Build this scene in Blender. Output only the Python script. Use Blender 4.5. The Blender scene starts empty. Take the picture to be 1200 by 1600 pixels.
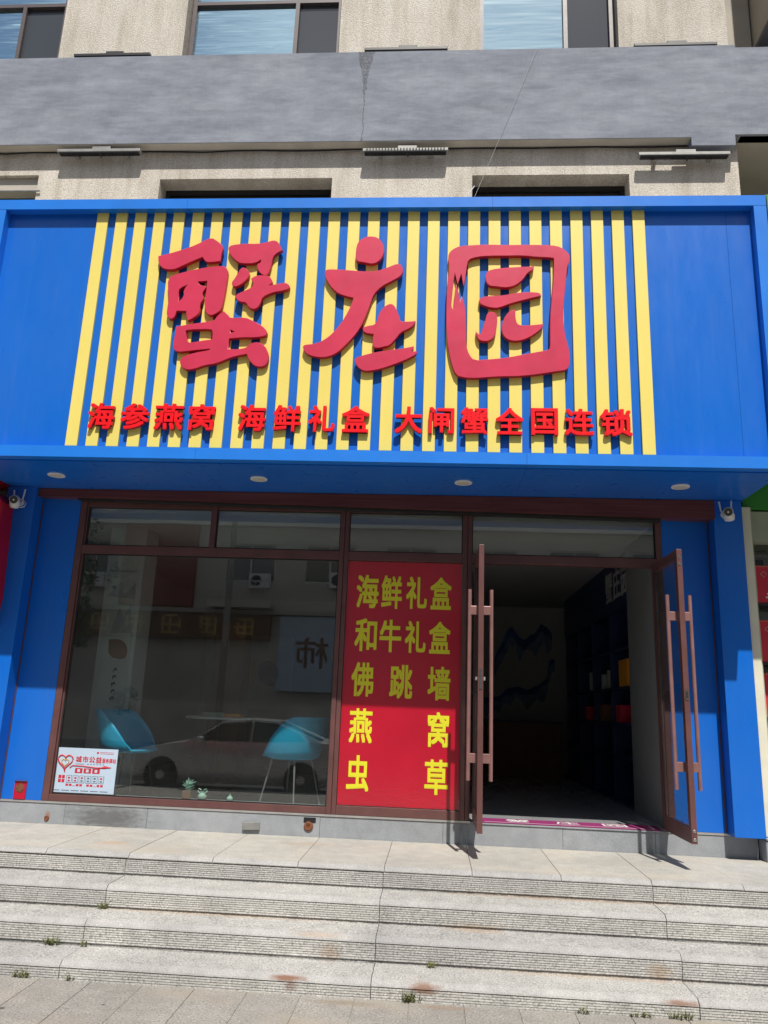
import bpy, bmesh, math, random
from mathutils import Vector, Matrix
random.seed(7)
S = bpy.context.scene
C = S.collection
rad = math.radians

# ------------------------------------------------------------------ camera
cam_d = bpy.data.cameras.new('camera'); cam = bpy.data.objects.new('camera', cam_d); C.objects.link(cam)
cam_d.sensor_fit = 'HORIZONTAL'; cam_d.sensor_width = 36.0; cam_d.lens = 1224.2 / 1200 * 36
cam_d.clip_start = 0.05; cam_d.clip_end = 2000
right = Vector((0.997425, 0.061248, 0.037299)); down = Vector((0.021254, 0.24428, -0.969472)); fwd = Vector((-0.06849, 0.967769, 0.242349))
up = -down
mw = Matrix(((right.x, up.x, -fwd.x, 0), (right.y, up.y, -fwd.y, -7.1), (right.z, up.z, -fwd.z, 1.09), (0, 0, 0, 1)))
cam.matrix_world = mw
S.camera = cam
# ------------------------------------------------------------------ world, sun, exposure
SUN = Vector((0.2, -1.0, 1.73)).normalized()
W = bpy.data.worlds.new('World'); S.world = W; W.use_nodes = True
wt = W.node_tree; wt.nodes.clear()
def wn(t, **k):
    n = wt.nodes.new(t)
    for a, b in k.items(): setattr(n, a, b)
    return n
wo = wn('ShaderNodeOutputWorld'); bg = wn('ShaderNodeBackground'); sky = wn('ShaderNodeTexSky')
sky.sky_type = 'NISHITA'; sky.sun_disc = False
sky.sun_elevation = math.asin(SUN.z); sky.sun_rotation = math.atan2(SUN.x, SUN.y)
sky.air_density = 1.0; sky.dust_density = 1.2
tc = wn('ShaderNodeTexCoord'); sep = wn('ShaderNodeSeparateXYZ'); wt.links.new(tc.outputs['Generated'], sep.inputs[0])
mx = wn('ShaderNodeMath', operation='MAXIMUM'); mx.inputs[1].default_value = 0.06; wt.links.new(sep.outputs[2], mx.inputs[0])
dv = wn('ShaderNodeVectorMath', operation='DIVIDE'); cb = wn('ShaderNodeCombineXYZ')
for i in range(3): wt.links.new(mx.outputs[0], cb.inputs[i])
wt.links.new(tc.outputs['Generated'], dv.inputs[0]); wt.links.new(cb.outputs[0], dv.inputs[1])
cn = wn('ShaderNodeTexNoise'); cn.inputs['Scale'].default_value = 1.5; cn.inputs['Detail'].default_value = 7; cn.inputs['Roughness'].default_value = 0.58
cmap = wn('ShaderNodeMapping'); cmap.inputs['Scale'].default_value = (1, 1.7, 1); cmap.inputs['Location'].default_value = (3.3, 1.2, 0)
wt.links.new(dv.outputs[0], cmap.inputs[0]); wt.links.new(cmap.outputs[0], cn.inputs['Vector'])
cr = wn('ShaderNodeValToRGB'); cr.color_ramp.elements[0].position = 0.42; cr.color_ramp.elements[1].position = 0.68
wt.links.new(cn.outputs[0], cr.inputs[0])
mixc = wn('ShaderNodeMix', data_type='RGBA'); mixc.inputs[7].default_value = (12.5, 12.8, 13.2, 1)
fm = wn('ShaderNodeMath', operation='MULTIPLY'); fm.inputs[1].default_value = 0.85
wt.links.new(cr.outputs[0], fm.inputs[0]); wt.links.new(fm.outputs[0], mixc.inputs[0]); wt.links.new(sky.outputs[0], mixc.inputs[6])
wt.links.new(mixc.outputs[2], bg.inputs[0]); bg.inputs[1].default_value = 0.066
wt.links.new(bg.outputs[0], wo.inputs[0])
sd = bpy.data.lights.new('sun', 'SUN'); sun = bpy.data.objects.new('sun', sd); C.objects.link(sun)
sd.energy = 4.8; sd.angle = rad(0.53); sd.color = (1.0, 0.955, 0.88)
sun.rotation_euler = SUN.to_track_quat('Z', 'Y').to_euler(); sun.location = (4, -20, 30)
S.view_settings.view_transform = 'Standard'; S.view_settings.look = 'None'; S.view_settings.gamma = 1; S.view_settings.exposure = 0.30
S.view_settings.use_curve_mapping = False
S.cycles.use_denoising = True
S.cycles.caustics_reflective = False; S.cycles.caustics_refractive = False
S.cycles.sample_clamp_indirect = 8; S.cycles.max_bounces = 10; S.cycles.diffuse_bounces = 5; S.cycles.glossy_bounces = 5; S.cycles.transparent_max_bounces = 24

# ------------------------------------------------------------------ materials
class NT:
    def __init__(s, name):
        s.m = bpy.data.materials.new(name); s.m.use_nodes = True; s.t = s.m.node_tree; s.t.nodes.clear()
        s.out = s.n('ShaderNodeOutputMaterial'); s.geo = s.n('ShaderNodeNewGeometry')
    def n(s, ty, **k):
        x = s.t.nodes.new(ty)
        for a, b in k.items(): setattr(x, a, b)
        return x
    def l(s, a, b): s.t.links.new(a, b)
    def pos(s, scale=(1, 1, 1)):
        m = s.n('ShaderNodeMapping'); m.inputs['Scale'].default_value = scale; s.l(s.geo.outputs['Position'], m.inputs[0]); return m.outputs[0]
    def noise(s, scale, detail=4, rough=.55, st=(1, 1, 1)):
        x = s.n('ShaderNodeTexNoise'); x.inputs['Scale'].default_value = scale; x.inputs['Detail'].default_value = detail; x.inputs['Roughness'].default_value = rough
        s.l(s.pos(st), x.inputs['Vector']); return x.outputs[0]
    def ramp(s, v, stops):
        r = s.n('ShaderNodeValToRGB'); e = r.color_ramp.elements
        while len(e) < len(stops): e.new(.5)
        for i, (p, c) in enumerate(stops):
            e[i].position = p; e[i].color = (c, c, c, 1) if isinstance(c, (int, float)) else (*c, 1)
        s.l(v, r.inputs[0]); return r.outputs[0]
    def mix(s, f, a, b, mode='MIX'):
        x = s.n('ShaderNodeMix', data_type='RGBA', blend_type=mode)
        for v, i in ((f, 0), (a, 6), (b, 7)):
            if isinstance(v, (int, float)): x.inputs[i].default_value = v if i == 0 else (v, v, v, 1)
            elif isinstance(v, tuple): x.inputs[i].default_value = (*v, 1)
            else: s.l(v, x.inputs[i])
        return x.outputs[2]
    def math(s, op, a, b=None, clamp=False):
        x = s.n('ShaderNodeMath', operation=op, use_clamp=clamp)
        for i, v in enumerate((a, b)):
            if v is None: continue
            if isinstance(v, (int, float)): x.inputs[i].default_value = v
            else: s.l(v, x.inputs[i])
        return x.outputs[0]
    def bsdf(s, col, rough=.6, metal=0, spec=.5, bump=None, bstr=.3, bdist=.01, coat=0):
        p = s.n('ShaderNodeBsdfPrincipled')
        if isinstance(col, tuple): p.inputs['Base Color'].default_value = (*col, 1)
        else: s.l(col, p.inputs['Base Color'])
        if isinstance(rough, (int, float)): p.inputs['Roughness'].default_value = rough
        else: s.l(rough, p.inputs['Roughness'])
        p.inputs['Metallic'].default_value = metal; p.inputs['Specular IOR Level'].default_value = spec
        p.inputs['Coat Weight'].default_value = coat; p.inputs['Coat Roughness'].default_value = .15
        if bump is not None:
            b = s.n('ShaderNodeBump'); b.inputs['Strength'].default_value = bstr; b.inputs['Distance'].default_value = bdist
            s.l(bump, b.inputs['Height']); s.l(b.outputs[0], p.inputs['Normal'])
        s.l(p.outputs[0], s.out.inputs[0]); s.p = p
        return s.m
def simple(name, col, rough=.5, metal=0, var=.12, scale=3, spec=.5, coat=0, bstr=.0, bscale=60):
    t = NT(name); a = tuple(c * (1 - var) for c in col); b = tuple(min(1, c * (1 + var)) for c in col)
    c = t.mix(t.ramp(t.noise(scale, 5), [(.3, 0), (.7, 1)]), a, b)
    r = t.math('ADD', t.math('MULTIPLY', t.noise(scale * 3, 3), .12), rough - .06, True)
    return t.bsdf(c, r, metal, spec, t.noise(bscale, 3) if bstr else None, bstr, .005, coat)
def granite(name, base, dark, light, stains=(), warm=None, fine=130, damp=None):
    t = NT(name)
    n1 = t.noise(fine, 3, .6); n2 = t.noise(fine * .45, 2, .5); big = t.noise(1.3, 5, .6); mid = t.noise(9, 4)
    c = t.mix(t.ramp(n1, [(.38, 0), (.5, .55), (.62, 1)]), dark, light)
    c = t.mix(t.ramp(n2, [(.35, .75), (.6, 0)]), c, base)
    c = t.mix(t.ramp(n1, [(.66, 0), (.72, .7)]), c, (.55, .54, .52))
    c = t.mix(1.0, c, t.ramp(big, [(.3, (.80, .79, .77)), (.7, (1.05, 1.03, 1.0))]), 'MULTIPLY')
    c = t.mix(1.0, c, t.ramp(mid, [(.3, .88), (.65, 1.04)]), 'MULTIPLY')
    oi = t.n('ShaderNodeObjectInfo'); c = t.mix(1.0, c, t.ramp(oi.outputs['Random'], [(0, (.93, .93, .935)), (1, (1.05, 1.045, 1.03))]), 'MULTIPLY')
    if warm:
        c = t.mix(t.ramp(t.noise(2.2, 4, st=(.6, 1.2, 1)), [(.5, 0), (.75, .55)]), c, warm)
    for (x, y, z, rx, ry, rz, col, s_) in stains:
        v = t.n('ShaderNodeVectorMath', operation='SUBTRACT'); t.l(t.geo.outputs['Position'], v.inputs[0]); v.inputs[1].default_value = (x, y, z)
        w = t.n('ShaderNodeVectorMath', operation='DIVIDE'); t.l(v.outputs[0], w.inputs[0]); w.inputs[1].default_value = (rx, ry, rz)
        ln = t.n('ShaderNodeVectorMath', operation='LENGTH'); t.l(w.outputs[0], ln.inputs[0])
        f = t.math('ADD', ln.outputs['Value'], t.math('MULTIPLY', t.math('SUBTRACT', t.noise(26, 4, .6, (.5, 1, 1.6)), .5), 1.1))
        f = t.ramp(f, [(.35, s_), (1.0, 0)])
        c = t.mix(f, c, col)
    return t.bsdf(c, .78, 0, .3, n1, .35, .003)
def schlick(name, r0, rough, tint, bump=0, bsc=1.5, opaque=None, gcol=(1, 1, 1), st=(1, 1, 3.2), dust=0):
    t = NT(name)
    d = t.n('ShaderNodeVectorMath', operation='DOT_PRODUCT'); t.l(t.geo.outputs['Incoming'], d.inputs[0]); t.l(t.geo.outputs['Normal'], d.inputs[1])
    k = t.math('SUBTRACT', 1.0, t.math('ABSOLUTE', d.outputs['Value']), True)
    f = t.math('ADD', t.math('MULTIPLY', t.math('POWER', k, 5.0), 1 - r0), r0, True)
    g = t.n('ShaderNodeBsdfGlossy'); g.inputs['Roughness'].default_value = rough; g.inputs[0].default_value = (*gcol, 1)
    if bump:
        b = t.n('ShaderNodeBump'); b.inputs['Strength'].default_value = bump; b.inputs['Distance'].default_value = .02
        t.l(t.noise(bsc, 2, .4, st), b.inputs['Height']); t.l(b.outputs[0], g.inputs['Normal'])
    if opaque: tr = t.n('ShaderNodeBsdfDiffuse'); tr.inputs[0].default_value = (*opaque, 1)
    else: tr = t.n('ShaderNodeBsdfTransparent'); tr.inputs[0].default_value = (*tint, 1)
    m = t.n('ShaderNodeMixShader'); t.l(f, m.inputs[0]); t.l(tr.outputs[0], m.inputs[1]); t.l(g.outputs[0], m.inputs[2])
    if dust:
        df = t.n('ShaderNodeBsdfDiffuse'); df.inputs[0].default_value = (.5, .5, .48, 1); m2 = t.n('ShaderNodeMixShader')
        t.l(t.math('MULTIPLY', t.ramp(t.noise(3.5, 6, .7, (1.4, 1, .5)), [(.3, .35), (.75, 1.0)]), dust), m2.inputs[0]); t.l(m.outputs[0], m2.inputs[1]); t.l(df.outputs[0], m2.inputs[2]); m = m2
    t.l(m.outputs[0], t.out.inputs[0])
    return t.m
M = {}
def panel_blue():
    t = NT('blue_composite_panel')
    c = t.mix(t.ramp(t.noise(1.6, 4, .6, (1, 1, .4)), [(.3, 0), (.75, 1)]), (.003, .118, .53), (.005, .138, .59))
    c = t.mix(t.ramp(t.noise(7, 5, .65, (1.6, 1, .12)), [(.55, 0), (.8, .09)]), c, (.2, .28, .40))
    c = t.mix(t.ramp(t.noise(.8, 3), [(.4, 0), (.7, .06)]), c, (.2, .25, .33))
    dust = t.ramp(t.noise(5, 6, .7, (1, 1, .25)), [(.35, .26), (.7, .42)])
    return t.bsdf(c, dust, 0, .38, t.noise(1.1, 2, .4), .12, .02)
M['blue'] = panel_blue()
M['blue_frame'] = simple('blue_frame_aluminium', (.012, .180, .68), .34, 0, .08, 2.2)
def yellow():
    t = NT('yellow_slat_paint')
    c = t.mix(t.ramp(t.noise(2, 5, .6, (1, 1, .3)), [(.3, 0), (.7, 1)]), (.74, .60, .135), (.80, .665, .165))
    c = t.mix(t.ramp(t.noise(40, 3), [(.70, 0), (.75, .4)]), c, (.40, .33, .12))
    return t.bsdf(c, .38, 0, .5)
M['yellow'] = yellow()
M['letter'] = simple('crimson_letter_face', (.55, .026, .075), .36, 0, .10, 4, .45)
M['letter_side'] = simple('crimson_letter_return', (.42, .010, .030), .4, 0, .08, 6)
M['red_letter'] = simple('red_acrylic_letter', (.80, .006, .012), .3, 0, .06, 6)
M['frame'] = simple('brown_anodised_frame', (.118, .050, .047), .42, .0, .16, 5, .5)
M['handle_brown'] = simple('brown_anodised_handle', (.27, .14, .13), .32, .2, .15, 7)  # paler pinkish brown of the pull handles and their brackets
def wood():
    t = NT('wood_grain_shutter_box')
    g = t.noise(6, 5, .6, (.25, 1, 9))
    return t.bsdf(t.mix(t.ramp(g, [(.35, 0), (.65, 1)]), (.085, .018, .015), (.15, .045, .035)), .42, 0, .5)
M['wood'] = wood()
M['gasket'] = simple('black_rubber_gasket', (.012, .012, .013), .6)
M['alu'] = simple('bare_aluminium_trim', (.48, .47, .46), .4, .6, .1, 9)
M['steel'] = simple('polished_steel', (.6, .6, .6), .22, 1, .1, 20)
M['glass'] = schlick('shop_window_glass', .088, .0, (.89, .93, .92), .02, .6, dust=.011)
M['sky_glass'] = schlick('reflective_upper_window_glass', .80, .01, (.25, .3, .33), .45, 1.6, (.04, .10, .13), (.68, .92, 1.0), (.45, 1, 4.2))
M['dark_glass'] = schlick('dark_room_glass', .05, .02, (.2, .2, .2), 0, 1, (.012, .012, .012))
M['dim_glass'] = schlick('screened_casement_glass', .07, .08, (.2, .22, .25), .0, 1, (.055, .06, .068))
def stucco():
    t = NT('beige_pebble_dash_render')
    n = t.noise(70, 4, .65); n2 = t.noise(26, 3); big = t.noise(.9, 5, .6); st = t.noise(2.5, 5, .65, (2.2, 1, .3))
    c = t.mix(t.ramp(n, [(.33, 0), (.5, .6), (.62, 1)]), (.42, .395, .355), (.75, .71, .645))
    c = t.mix(t.ramp(n2, [(.36, .55), (.5, 0)]), c, (.50, .475, .44))
    c = t.mix(1, c, t.ramp(big, [(.3, (.82, .80, .77)), (.65, (1.06, 1.05, 1.03))]), 'MULTIPLY')
    c = t.mix(1, c, t.ramp(st, [(.32, (.80, .77, .73)), (.55, 1.0)]), 'MULTIPLY')
    return t.bsdf(c, .9, 0, .2, n, .8, .012)
M['stucco'] = stucco()
def concrete():
    t = NT('grey_painted_concrete')
    a = t.noise(2.4, 6, .65, (.7, 1, 2.0)); b = t.noise(9, 5, .6, (.4, 1, 1.7)); f = t.noise(90, 3)
    c = t.mix(t.ramp(a, [(.3, 0), (.68, 1)]), (.165, .182, .222), (.265, .285, .33))
    c = t.mix(1, c, t.ramp(b, [(.3, .88), (.7, 1.1)]), 'MULTIPLY')
    c = t.mix(t.ramp(t.noise(5, 6, .7, (.35, 1, 1)), [(.55, 0), (.70, .4)]), c, (.31, .325, .355))
    c = t.mix(1, c, t.ramp(t.noise(30, 4, .7, (.15, 1, 1)), [(.3, .95), (.7, 1.04)]), 'MULTIPLY'); c = t.mix(1, c, t.ramp(t.noise(30, 4, .7, (1, 1, .12)), [(.3, .965), (.7, 1.03)]), 'MULTIPLY')
    c = t.mix(1, c, t.ramp(t.noise(75, 4, .7), [(.3, .93), (.7, 1.06)]), 'MULTIPLY')
    s = t.n('ShaderNodeSeparateXYZ'); t.l(t.geo.outputs['Position'], s.inputs[0])
    # damp drip mark below the gutter gap, narrowing downwards
    wob = t.math('MULTIPLY', t.math('SUBTRACT', t.noise(14, 4), .5), .07)
    dx = t.math('ABSOLUTE', t.math('ADD', t.math('ADD', s.outputs[0], .875), wob))
    w = t.math('ADD', t.math('MULTIPLY', t.math('POWER', t.math('MAXIMUM', t.math('MULTIPLY', t.math('SUBTRACT', s.outputs[2], 7.35), 1.65), 0.0), 1.5), .085), .0065)
    inside = t.math('LESS_THAN', dx, w)
    inside = t.math('MULTIPLY', inside, t.ramp(t.noise(45, 3), [(.35, .25), (.55, 1)]))
    c = t.mix(t.math('MULTIPLY', inside, .75), c, (.075, .08, .085))
    return t.bsdf(c, .82, 0, .25, t.mix(.5, f, b), .4, .006)
M['concrete'] = concrete()
M['soffit'] = simple('dusty_concrete_soffit', (.42, .39, .34), .9, 0, .12, 2, .2)
M['reveal'] = simple('dull_beige_render', (.44, .41, .36), .9, 0, .15, 3, .2)  # even dull beige, for the band underside and the sign covers
RU = (.17, .075, .04); OR = (.34, .22, .12)
stn = [(-.82, -2.03, -.468, .13, .1, .020, RU, .9), (-.80, -2.03, -.505, .05, .1, .035, RU, .55), (-.02, -2.03, -.480, .12, .1, .040, RU, .8),
       (1.44, -2.03, -.472, .12, .1, .018, RU, .75), (.3, -1.43, -.29, .25, .1, .035, OR, .4), (-.62, -1.74, -.40, .09, .1, .06, OR, .45), (-.70, -1.70, -.31, .2, .04, .02, OR, .35), (1.40, -1.74, -.40, .10, .1, .06, OR, .5),
       (.9, -1.13, -.145, 1.2, .05, .012, OR, .45), (-1.5, -1.43, -.295, 1.2, .05, .010, OR, .35), (1.0, -1.73, -.445, 1.0, .05, .010, OR, .35)]
M['granite_step'] = granite('grey_granite_step', (.385, .385, .38), (.20, .20, .198), (.52, .52, .515), stn, None, 85)
M['granite_rib'] = granite('split_face_granite_rib', (.50, .50, .495), (.28, .28, .275), (.66, .66, .65), stn, None, 85)
M['granite_bevel'] = granite('bush_hammered_granite_edge', (.35, .35, .355), (.24, .24, .245), (.44, .44, .44), stn, None, 170)
M['granite_landing'] = granite('warm_granite_slab', (.41, .405, .385), (.26, .255, .24), (.51, .505, .48), [(-2.45, -.75, 0, .18, .12, .05, (.40, .27, .17), .5), (-1.0, -.35, 0, .3, .1, .05, (.36, .27, .18), .35), (.25, -.75, 0, .5, .18, .05, (.30, .28, .25), .4), (1.35, -.5, 0, .5, .2, .05, (.31, .29, .26), .35), (-1.9, -.9, 0, .45, .12, .05, (.33, .30, .26), .35)], (.45, .39, .31), 110)
M['granite_paver'] = granite('grey_granite_paver', (.29, .28, .265), (.17, .165, .155), (.36, .35, .335), [(-2.28, -2.50, -.55, .02, .02, .02, (.05, .04, .03), .9), (-1.78, -2.36, -.55, .022, .014, .02, (.05, .045, .04), .9), (-.5, -2.10, -.55, .25, .05, .02, (.20, .15, .10), .5), (.1, -2.08, -.55, .2, .04, .02, (.24, .15, .09), .5)], (.30, .255, .20), 80)
M['granite_plinth'] = granite('blue_grey_granite_plinth', (.30, .325, .365), (.23, .25, .28), (.37, .395, .43), [(-2.81, -.01, .07, .42, .1, .14, (.09, .09, .088), .75), (.28, -.01, .08, .05, .1, .2, (.10, .11, .12), .5), (-3.35, -.01, .06, .03, .1, .05, (.28, .12, .05), .8)], None, 160)
M['joint'] = simple('dark_joint_dirt', (.045, .042, .036), .95, 0, .3, 20, .1)
M['asphalt'] = simple('asphalt', (.055, .055, .057), .9, 0, .2, 30, .2)
M['rust'] = simple('rusty_iron', (.17, .06, .028), .8, .2, .45, 40)
M['white'] = simple('white_plastic', (.72, .72, .70), .4, 0, .04)
M['lens'] = simple('black_lens', (.008, .008, .01), .12)
M['lamp_lens'] = simple('unlit_lamp_diffuser', (.55, .54, .50), .5)
M['room_wall'] = simple('white_room_paint', (.38, .38, .37), .8, 0, .04)
M['room_floor'] = simple('grey_room_tile', (.30, .31, .32), .2, 0, .08, 3)
M['navy'] = simple('navy_shelf_laminate', (.010, .022, .085), .4)
M['ink'] = simple('blue_ink_mural', (.03, .08, .24), .8, 0, .6, 5)
M['teal'] = simple('teal_chair_plastic', (.008, .36, .60), .34, 0, .08, 3)
M['black'] = simple('black_metal', (.02, .02, .022), .45)
M['cream'] = simple('cream_pilaster_paint', (.66, .63, .50), .6, 0, .07, 5)
M['pale'] = simple('pale_green_grey_panel', (.36, .38, .30), .6, 0, .08, 3)
M['green'] = simple('green_sign_panel', (.035, .22, .035), .5, 0, .1, 3)
M['red_sign'] = simple('red_lightbox_film', (.44, .004, .026), .35, 0, .06, 3)
M['gift'] = simple('red_gift_print', (.55, .02, .05), .4, 0, .12, 5)
M['gold'] = simple('gold_print', (.55, .36, .10), .5)
def poster():
    t = NT('red_poster_film')
    c = t.mix(t.ramp(t.noise(1.6, 4), [(.3, 0), (.7, 1)]), (.40, .003, .020), (.50, .005, .026))
    s = t.n('ShaderNodeSeparateXYZ'); t.l(t.geo.outputs['Position'], s.inputs[0])
    lowm = t.ramp(s.outputs[2], [(.30, 1), (.62, 0)])
    cr = t.ramp(t.noise(9, 4, .6, (.7, 1, 2.2)), [(.46, 0), (.5, 1), (.54, 0)])
    h = t.math('MULTIPLY', cr, lowm)
    return t.bsdf(c, .3, 0, .5, h, .30, .006, 1.0)
M['poster'] = poster()
M['poster_yellow'] = simple('yellow_poster_print', (.68, .64, .025), .45, 0, .04)
M['sheet'] = simple('pale_blue_white_print', (.45, .55, .67), .45, 0, .03)
M['print_red'] = simple('red_print', (.50, .02, .04), .5)
M['print_dark'] = simple('slate_print', (.10, .14, .20), .5)
M['magenta'] = simple('magenta_door_mat', (.20, .012, .10), .8, 0, .15, 30)
M['beige_block'] = simple('beige_tiled_facade', (.56, .52, .45), .8, 0, .12, 1)
M['brick_red'] = simple('brick_red_facade', (.25, .05, .04), .8, 0, .12, 1)
M['leaf'] = simple('leaf_green', (.09, .13, .045), .6, 0, .35, 30)
M['weed'] = simple('dusty_weed_leaf', (.20, .215, .09), .7, 0, .35, 60)
M['bark'] = simple('bark', (.10, .075, .05), .9, 0, .3, 12)
M['car_silver'] = simple('silver_car_paint', (.55, .56, .57), .25, .3, .03, 3, .6, .5)
M['car_dark'] = simple('graphite_car_paint', (.06, .065, .075), .25, .2, .03, 3, .6, .5)
M['car_glass'] = simple('dark_car_glass', (.015, .018, .02), .08)
M['tyre'] = simple('tyre_rubber', (.02, .02, .02), .85)
M['wood_mid'] = simple('brown_wood', (.16, .07, .03), .6)
M['room_pillar'] = simple('pale_pillar_paint', (.46, .47, .46), .6, 0, .05)
M['scroll_wash'] = simple('grey_ink_wash', (.26, .30, .30), .7, 0, .3, 6)
M['screen'] = simple('grey_pinstripe_partition', (.20, .21, .21), .7, 0, .04)
M['scroll'] = simple('grey_scroll_paper', (.42, .45, .43), .6, 0, .1, 6)
M['orange'] = simple('orange_carton', (.75, .30, .01), .5)
M['mint'] = simple('mint_glazed_ceramic', (.35, .55, .45), .25)

# ------------------------------------------------------------------ object helpers
WL = {}
def vec(v): return Vector(v)
def link(name, data, loc=(0, 0, 0), parent=None):
    o = bpy.data.objects.new(name, data); C.objects.link(o)
    loc = Vector(loc)
    if parent is not None:
        o.parent = parent; o.location = loc - WL[parent.name]
    else: o.location = loc
    WL[o.name] = loc
    return o
def tag(o, label=None, cat=None, group=None, kind=None):
    if label: o['label'] = label
    if cat: o['category'] = cat
    if group: o['group'] = group
    if kind: o['kind'] = kind
    return o
def thing(name, loc, label=None, cat=None, group=None, kind=None):
    return tag(link(name, None, loc), label, cat, group, kind)
class MB:
    def __init__(s): s.bm = bmesh.new()
    def box(s, x0, x1, y0, y1, z0, z1, bev=0):
        r = bmesh.ops.create_cube(s.bm, size=1)
        for v in r['verts']:
            v.co = Vector(((x0 + x1) / 2 + v.co.x * (x1 - x0), (y0 + y1) / 2 + v.co.y * (y1 - y0), (z0 + z1) / 2 + v.co.z * (z1 - z0)))
        if bev:
            es = list({e for v in r['verts'] for e in v.link_edges})
            bmesh.ops.bevel(s.bm, geom=es, offset=bev, segments=2, affect='EDGES', profile=.5)
        return s
    def prism(s, pts, a, b, axis='y'):
        """closed outline extruded between a and b along axis; pts are the other two coordinates"""
        def P(p, t): return {'y': (p[0], t, p[1]), 'x': (t, p[0], p[1]), 'z': (p[0], p[1], t)}[axis]
        A = [s.bm.verts.new(P(p, a)) for p in pts]; B = [s.bm.verts.new(P(p, b)) for p in pts]
        s.bm.faces.new(A); s.bm.faces.new(list(reversed(B)))
        n = len(pts)
        for i in range(n): s.bm.faces.new((A[i], B[i], B[(i + 1) % n], A[(i + 1) % n]))
        return s
    def tube(s, path, r, seg=8, r2=None):
        path = [Vector(p) for p in path]; rings = []; N = len(path)
        for i, p in enumerate(path):
            d = (path[min(i + 1, N - 1)] - path[max(i - 1, 0)]).normalized()
            a = d.cross(Vector((0, 0, 1))) if abs(d.z) < .95 else d.cross(Vector((1, 0, 0)))
            a.normalize(); b = d.cross(a); rr = r if r2 is None else r + (r2 - r) * i / (N - 1)
            rings.append([s.bm.verts.new(p + (a * math.cos(2 * math.pi * k / seg) + b * math.sin(2 * math.pi * k / seg)) * rr) for k in range(seg)])
        for i in range(N - 1):
            for k in range(seg): s.bm.faces.new((rings[i][k], rings[i][(k + 1) % seg], rings[i + 1][(k + 1) % seg], rings[i + 1][k]))
        s.bm.faces.new(list(reversed(rings[0]))); s.bm.faces.new(rings[-1])
        return s
    def lathe(s, prof, c, seg=20, axis='z'):
        """prof: (radius, height) pairs"""
        rings = []
        for r, h in prof:
            ring = []
            for k in range(seg):
                a = 2 * math.pi * k / seg; u, v = r * math.cos(a), r * math.sin(a)
                q = {'z': (u, v, h), 'y': (u, h, v), 'x': (h, u, v)}[axis]
                ring.append(s.bm.verts.new(Vector(c) + Vector(q)))
            rings.append(ring)
        for i in range(len(rings) - 1):
            for k in range(seg): s.bm.faces.new((rings[i][k], rings[i][(k + 1) % seg], rings[i + 1][(k + 1) % seg], rings[i + 1][k]))
        s.bm.faces.new(rings[0]); s.bm.faces.new(rings[-1])
        return s
    def quad(s, *p):
        s.bm.faces.new([s.bm.verts.new(q) for q in p]); return s
    def mesh(s, name, m, smooth=False):
        bmesh.ops.recalc_face_normals(s.bm, faces=s.bm.faces)
        me = bpy.data.meshes.new(name); s.bm.to_mesh(me); s.bm.free()
        ms = m if isinstance(m, (list, tuple)) else [m]
        for k in ms: me.materials.append(M[k])
        if smooth: 
            for p in me.polygons: p.use_smooth = True
            me.set_sharp_from_angle(angle=rad(35))
        return me
    def build(s, name, m, parent=None, smooth=False, **k):
        me = s.mesh(name, m, smooth)
        return place(name, me, parent, **k)
def place(name, me, parent=None, **k):
    """re-centre mesh on its base and link it where it stands"""
    xs = [v.co for v in me.vertices]
    lo = Vector((min(v.x for v in xs), min(v.y for v in xs), min(v.z for v in xs))); hi = Vector((max(v.x for v in xs), max(v.y for v in xs), max(v.z for v in xs)))
    c = Vector(((lo.x + hi.x) / 2, (lo.y + hi.y) / 2, lo.z))
    me.transform(Matrix.Translation(-c))
    return tag(link(name, me, c, parent), **k)
def copy_tree(o, loc=None, rotz=None, parent=None):
    c = o.copy(); C.objects.link(c)
    if parent is not None: c.parent = parent
    if loc is not None: c.location = loc
    if rotz is not None: c.rotation_euler = (0, 0, rotz)
    for ch in list(o.children): copy_tree(ch, parent=c)
    return c
def box(name, m, x0, x1, y0, y1, z0, z1, parent=None, bev=0, **k):
    return MB().box(x0, x1, y0, y1, z0, z1, bev).build(name, m, parent, **k)
def outline_mesh(loops, depth, m, bev=.003, rounds=1):
    """loops of (x, z) -> extruded solid, front at y=0, back at y=depth"""
    cu = bpy.data.curves.new('outline', 'CURVE'); cu.dimensions = '2D'; cu.fill_mode = 'BOTH'; cu.extrude = depth / 2; cu.bevel_depth = bev; cu.bevel_resolution = 1
    for lp in loops:
        pts = [Vector(p) for p in lp]
        for _ in range(rounds):
            q = []
            for i in range(len(pts)):
                a, b, c = pts[i - 1], pts[i], pts[(i + 1) % len(pts)]
                e, f = (b - a), (c - b)
                ang = abs(e.angle_signed(f)) if e.length > 1e-6 and f.length > 1e-6 else 0
                if ang > 1.35 and rounds < 3: q.append(b)
                else: q += [b + (a - b) * .25, b + (c - b) * .25]
            pts = q
        sp = cu.splines.new('POLY'); sp.points.add(len(pts) - 1); sp.use_cyclic_u = True
        for i, p in enumerate(pts): sp.points[i].co = (p[0], p[1], 0, 1)
    return curve_to_mesh(cu, depth, m)
def curve_to_mesh(cu, depth, m):
    tmp = bpy.data.objects.new('tmp', cu); C.objects.link(tmp)
    dg = bpy.context.evaluated_depsgraph_get(); me = bpy.data.meshes.new_from_object(tmp.evaluated_get(dg))
    bpy.data.objects.remove(tmp); bpy.data.curves.remove(cu)
    me.materials.clear()
    ms = m if isinstance(m, (list, tuple)) else [m]
    for k in ms: me.materials.append(M[k])
    # curve plane xy -> xz, front towards -y
    for v in me.vertices: x, y, z = v.co; v.co = (x, -z, y)
    me.update()
    for p in me.polygons: p.material_index = 1 if len(ms) > 1 and abs(p.normal.y) < .5 else 0
    return me
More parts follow.
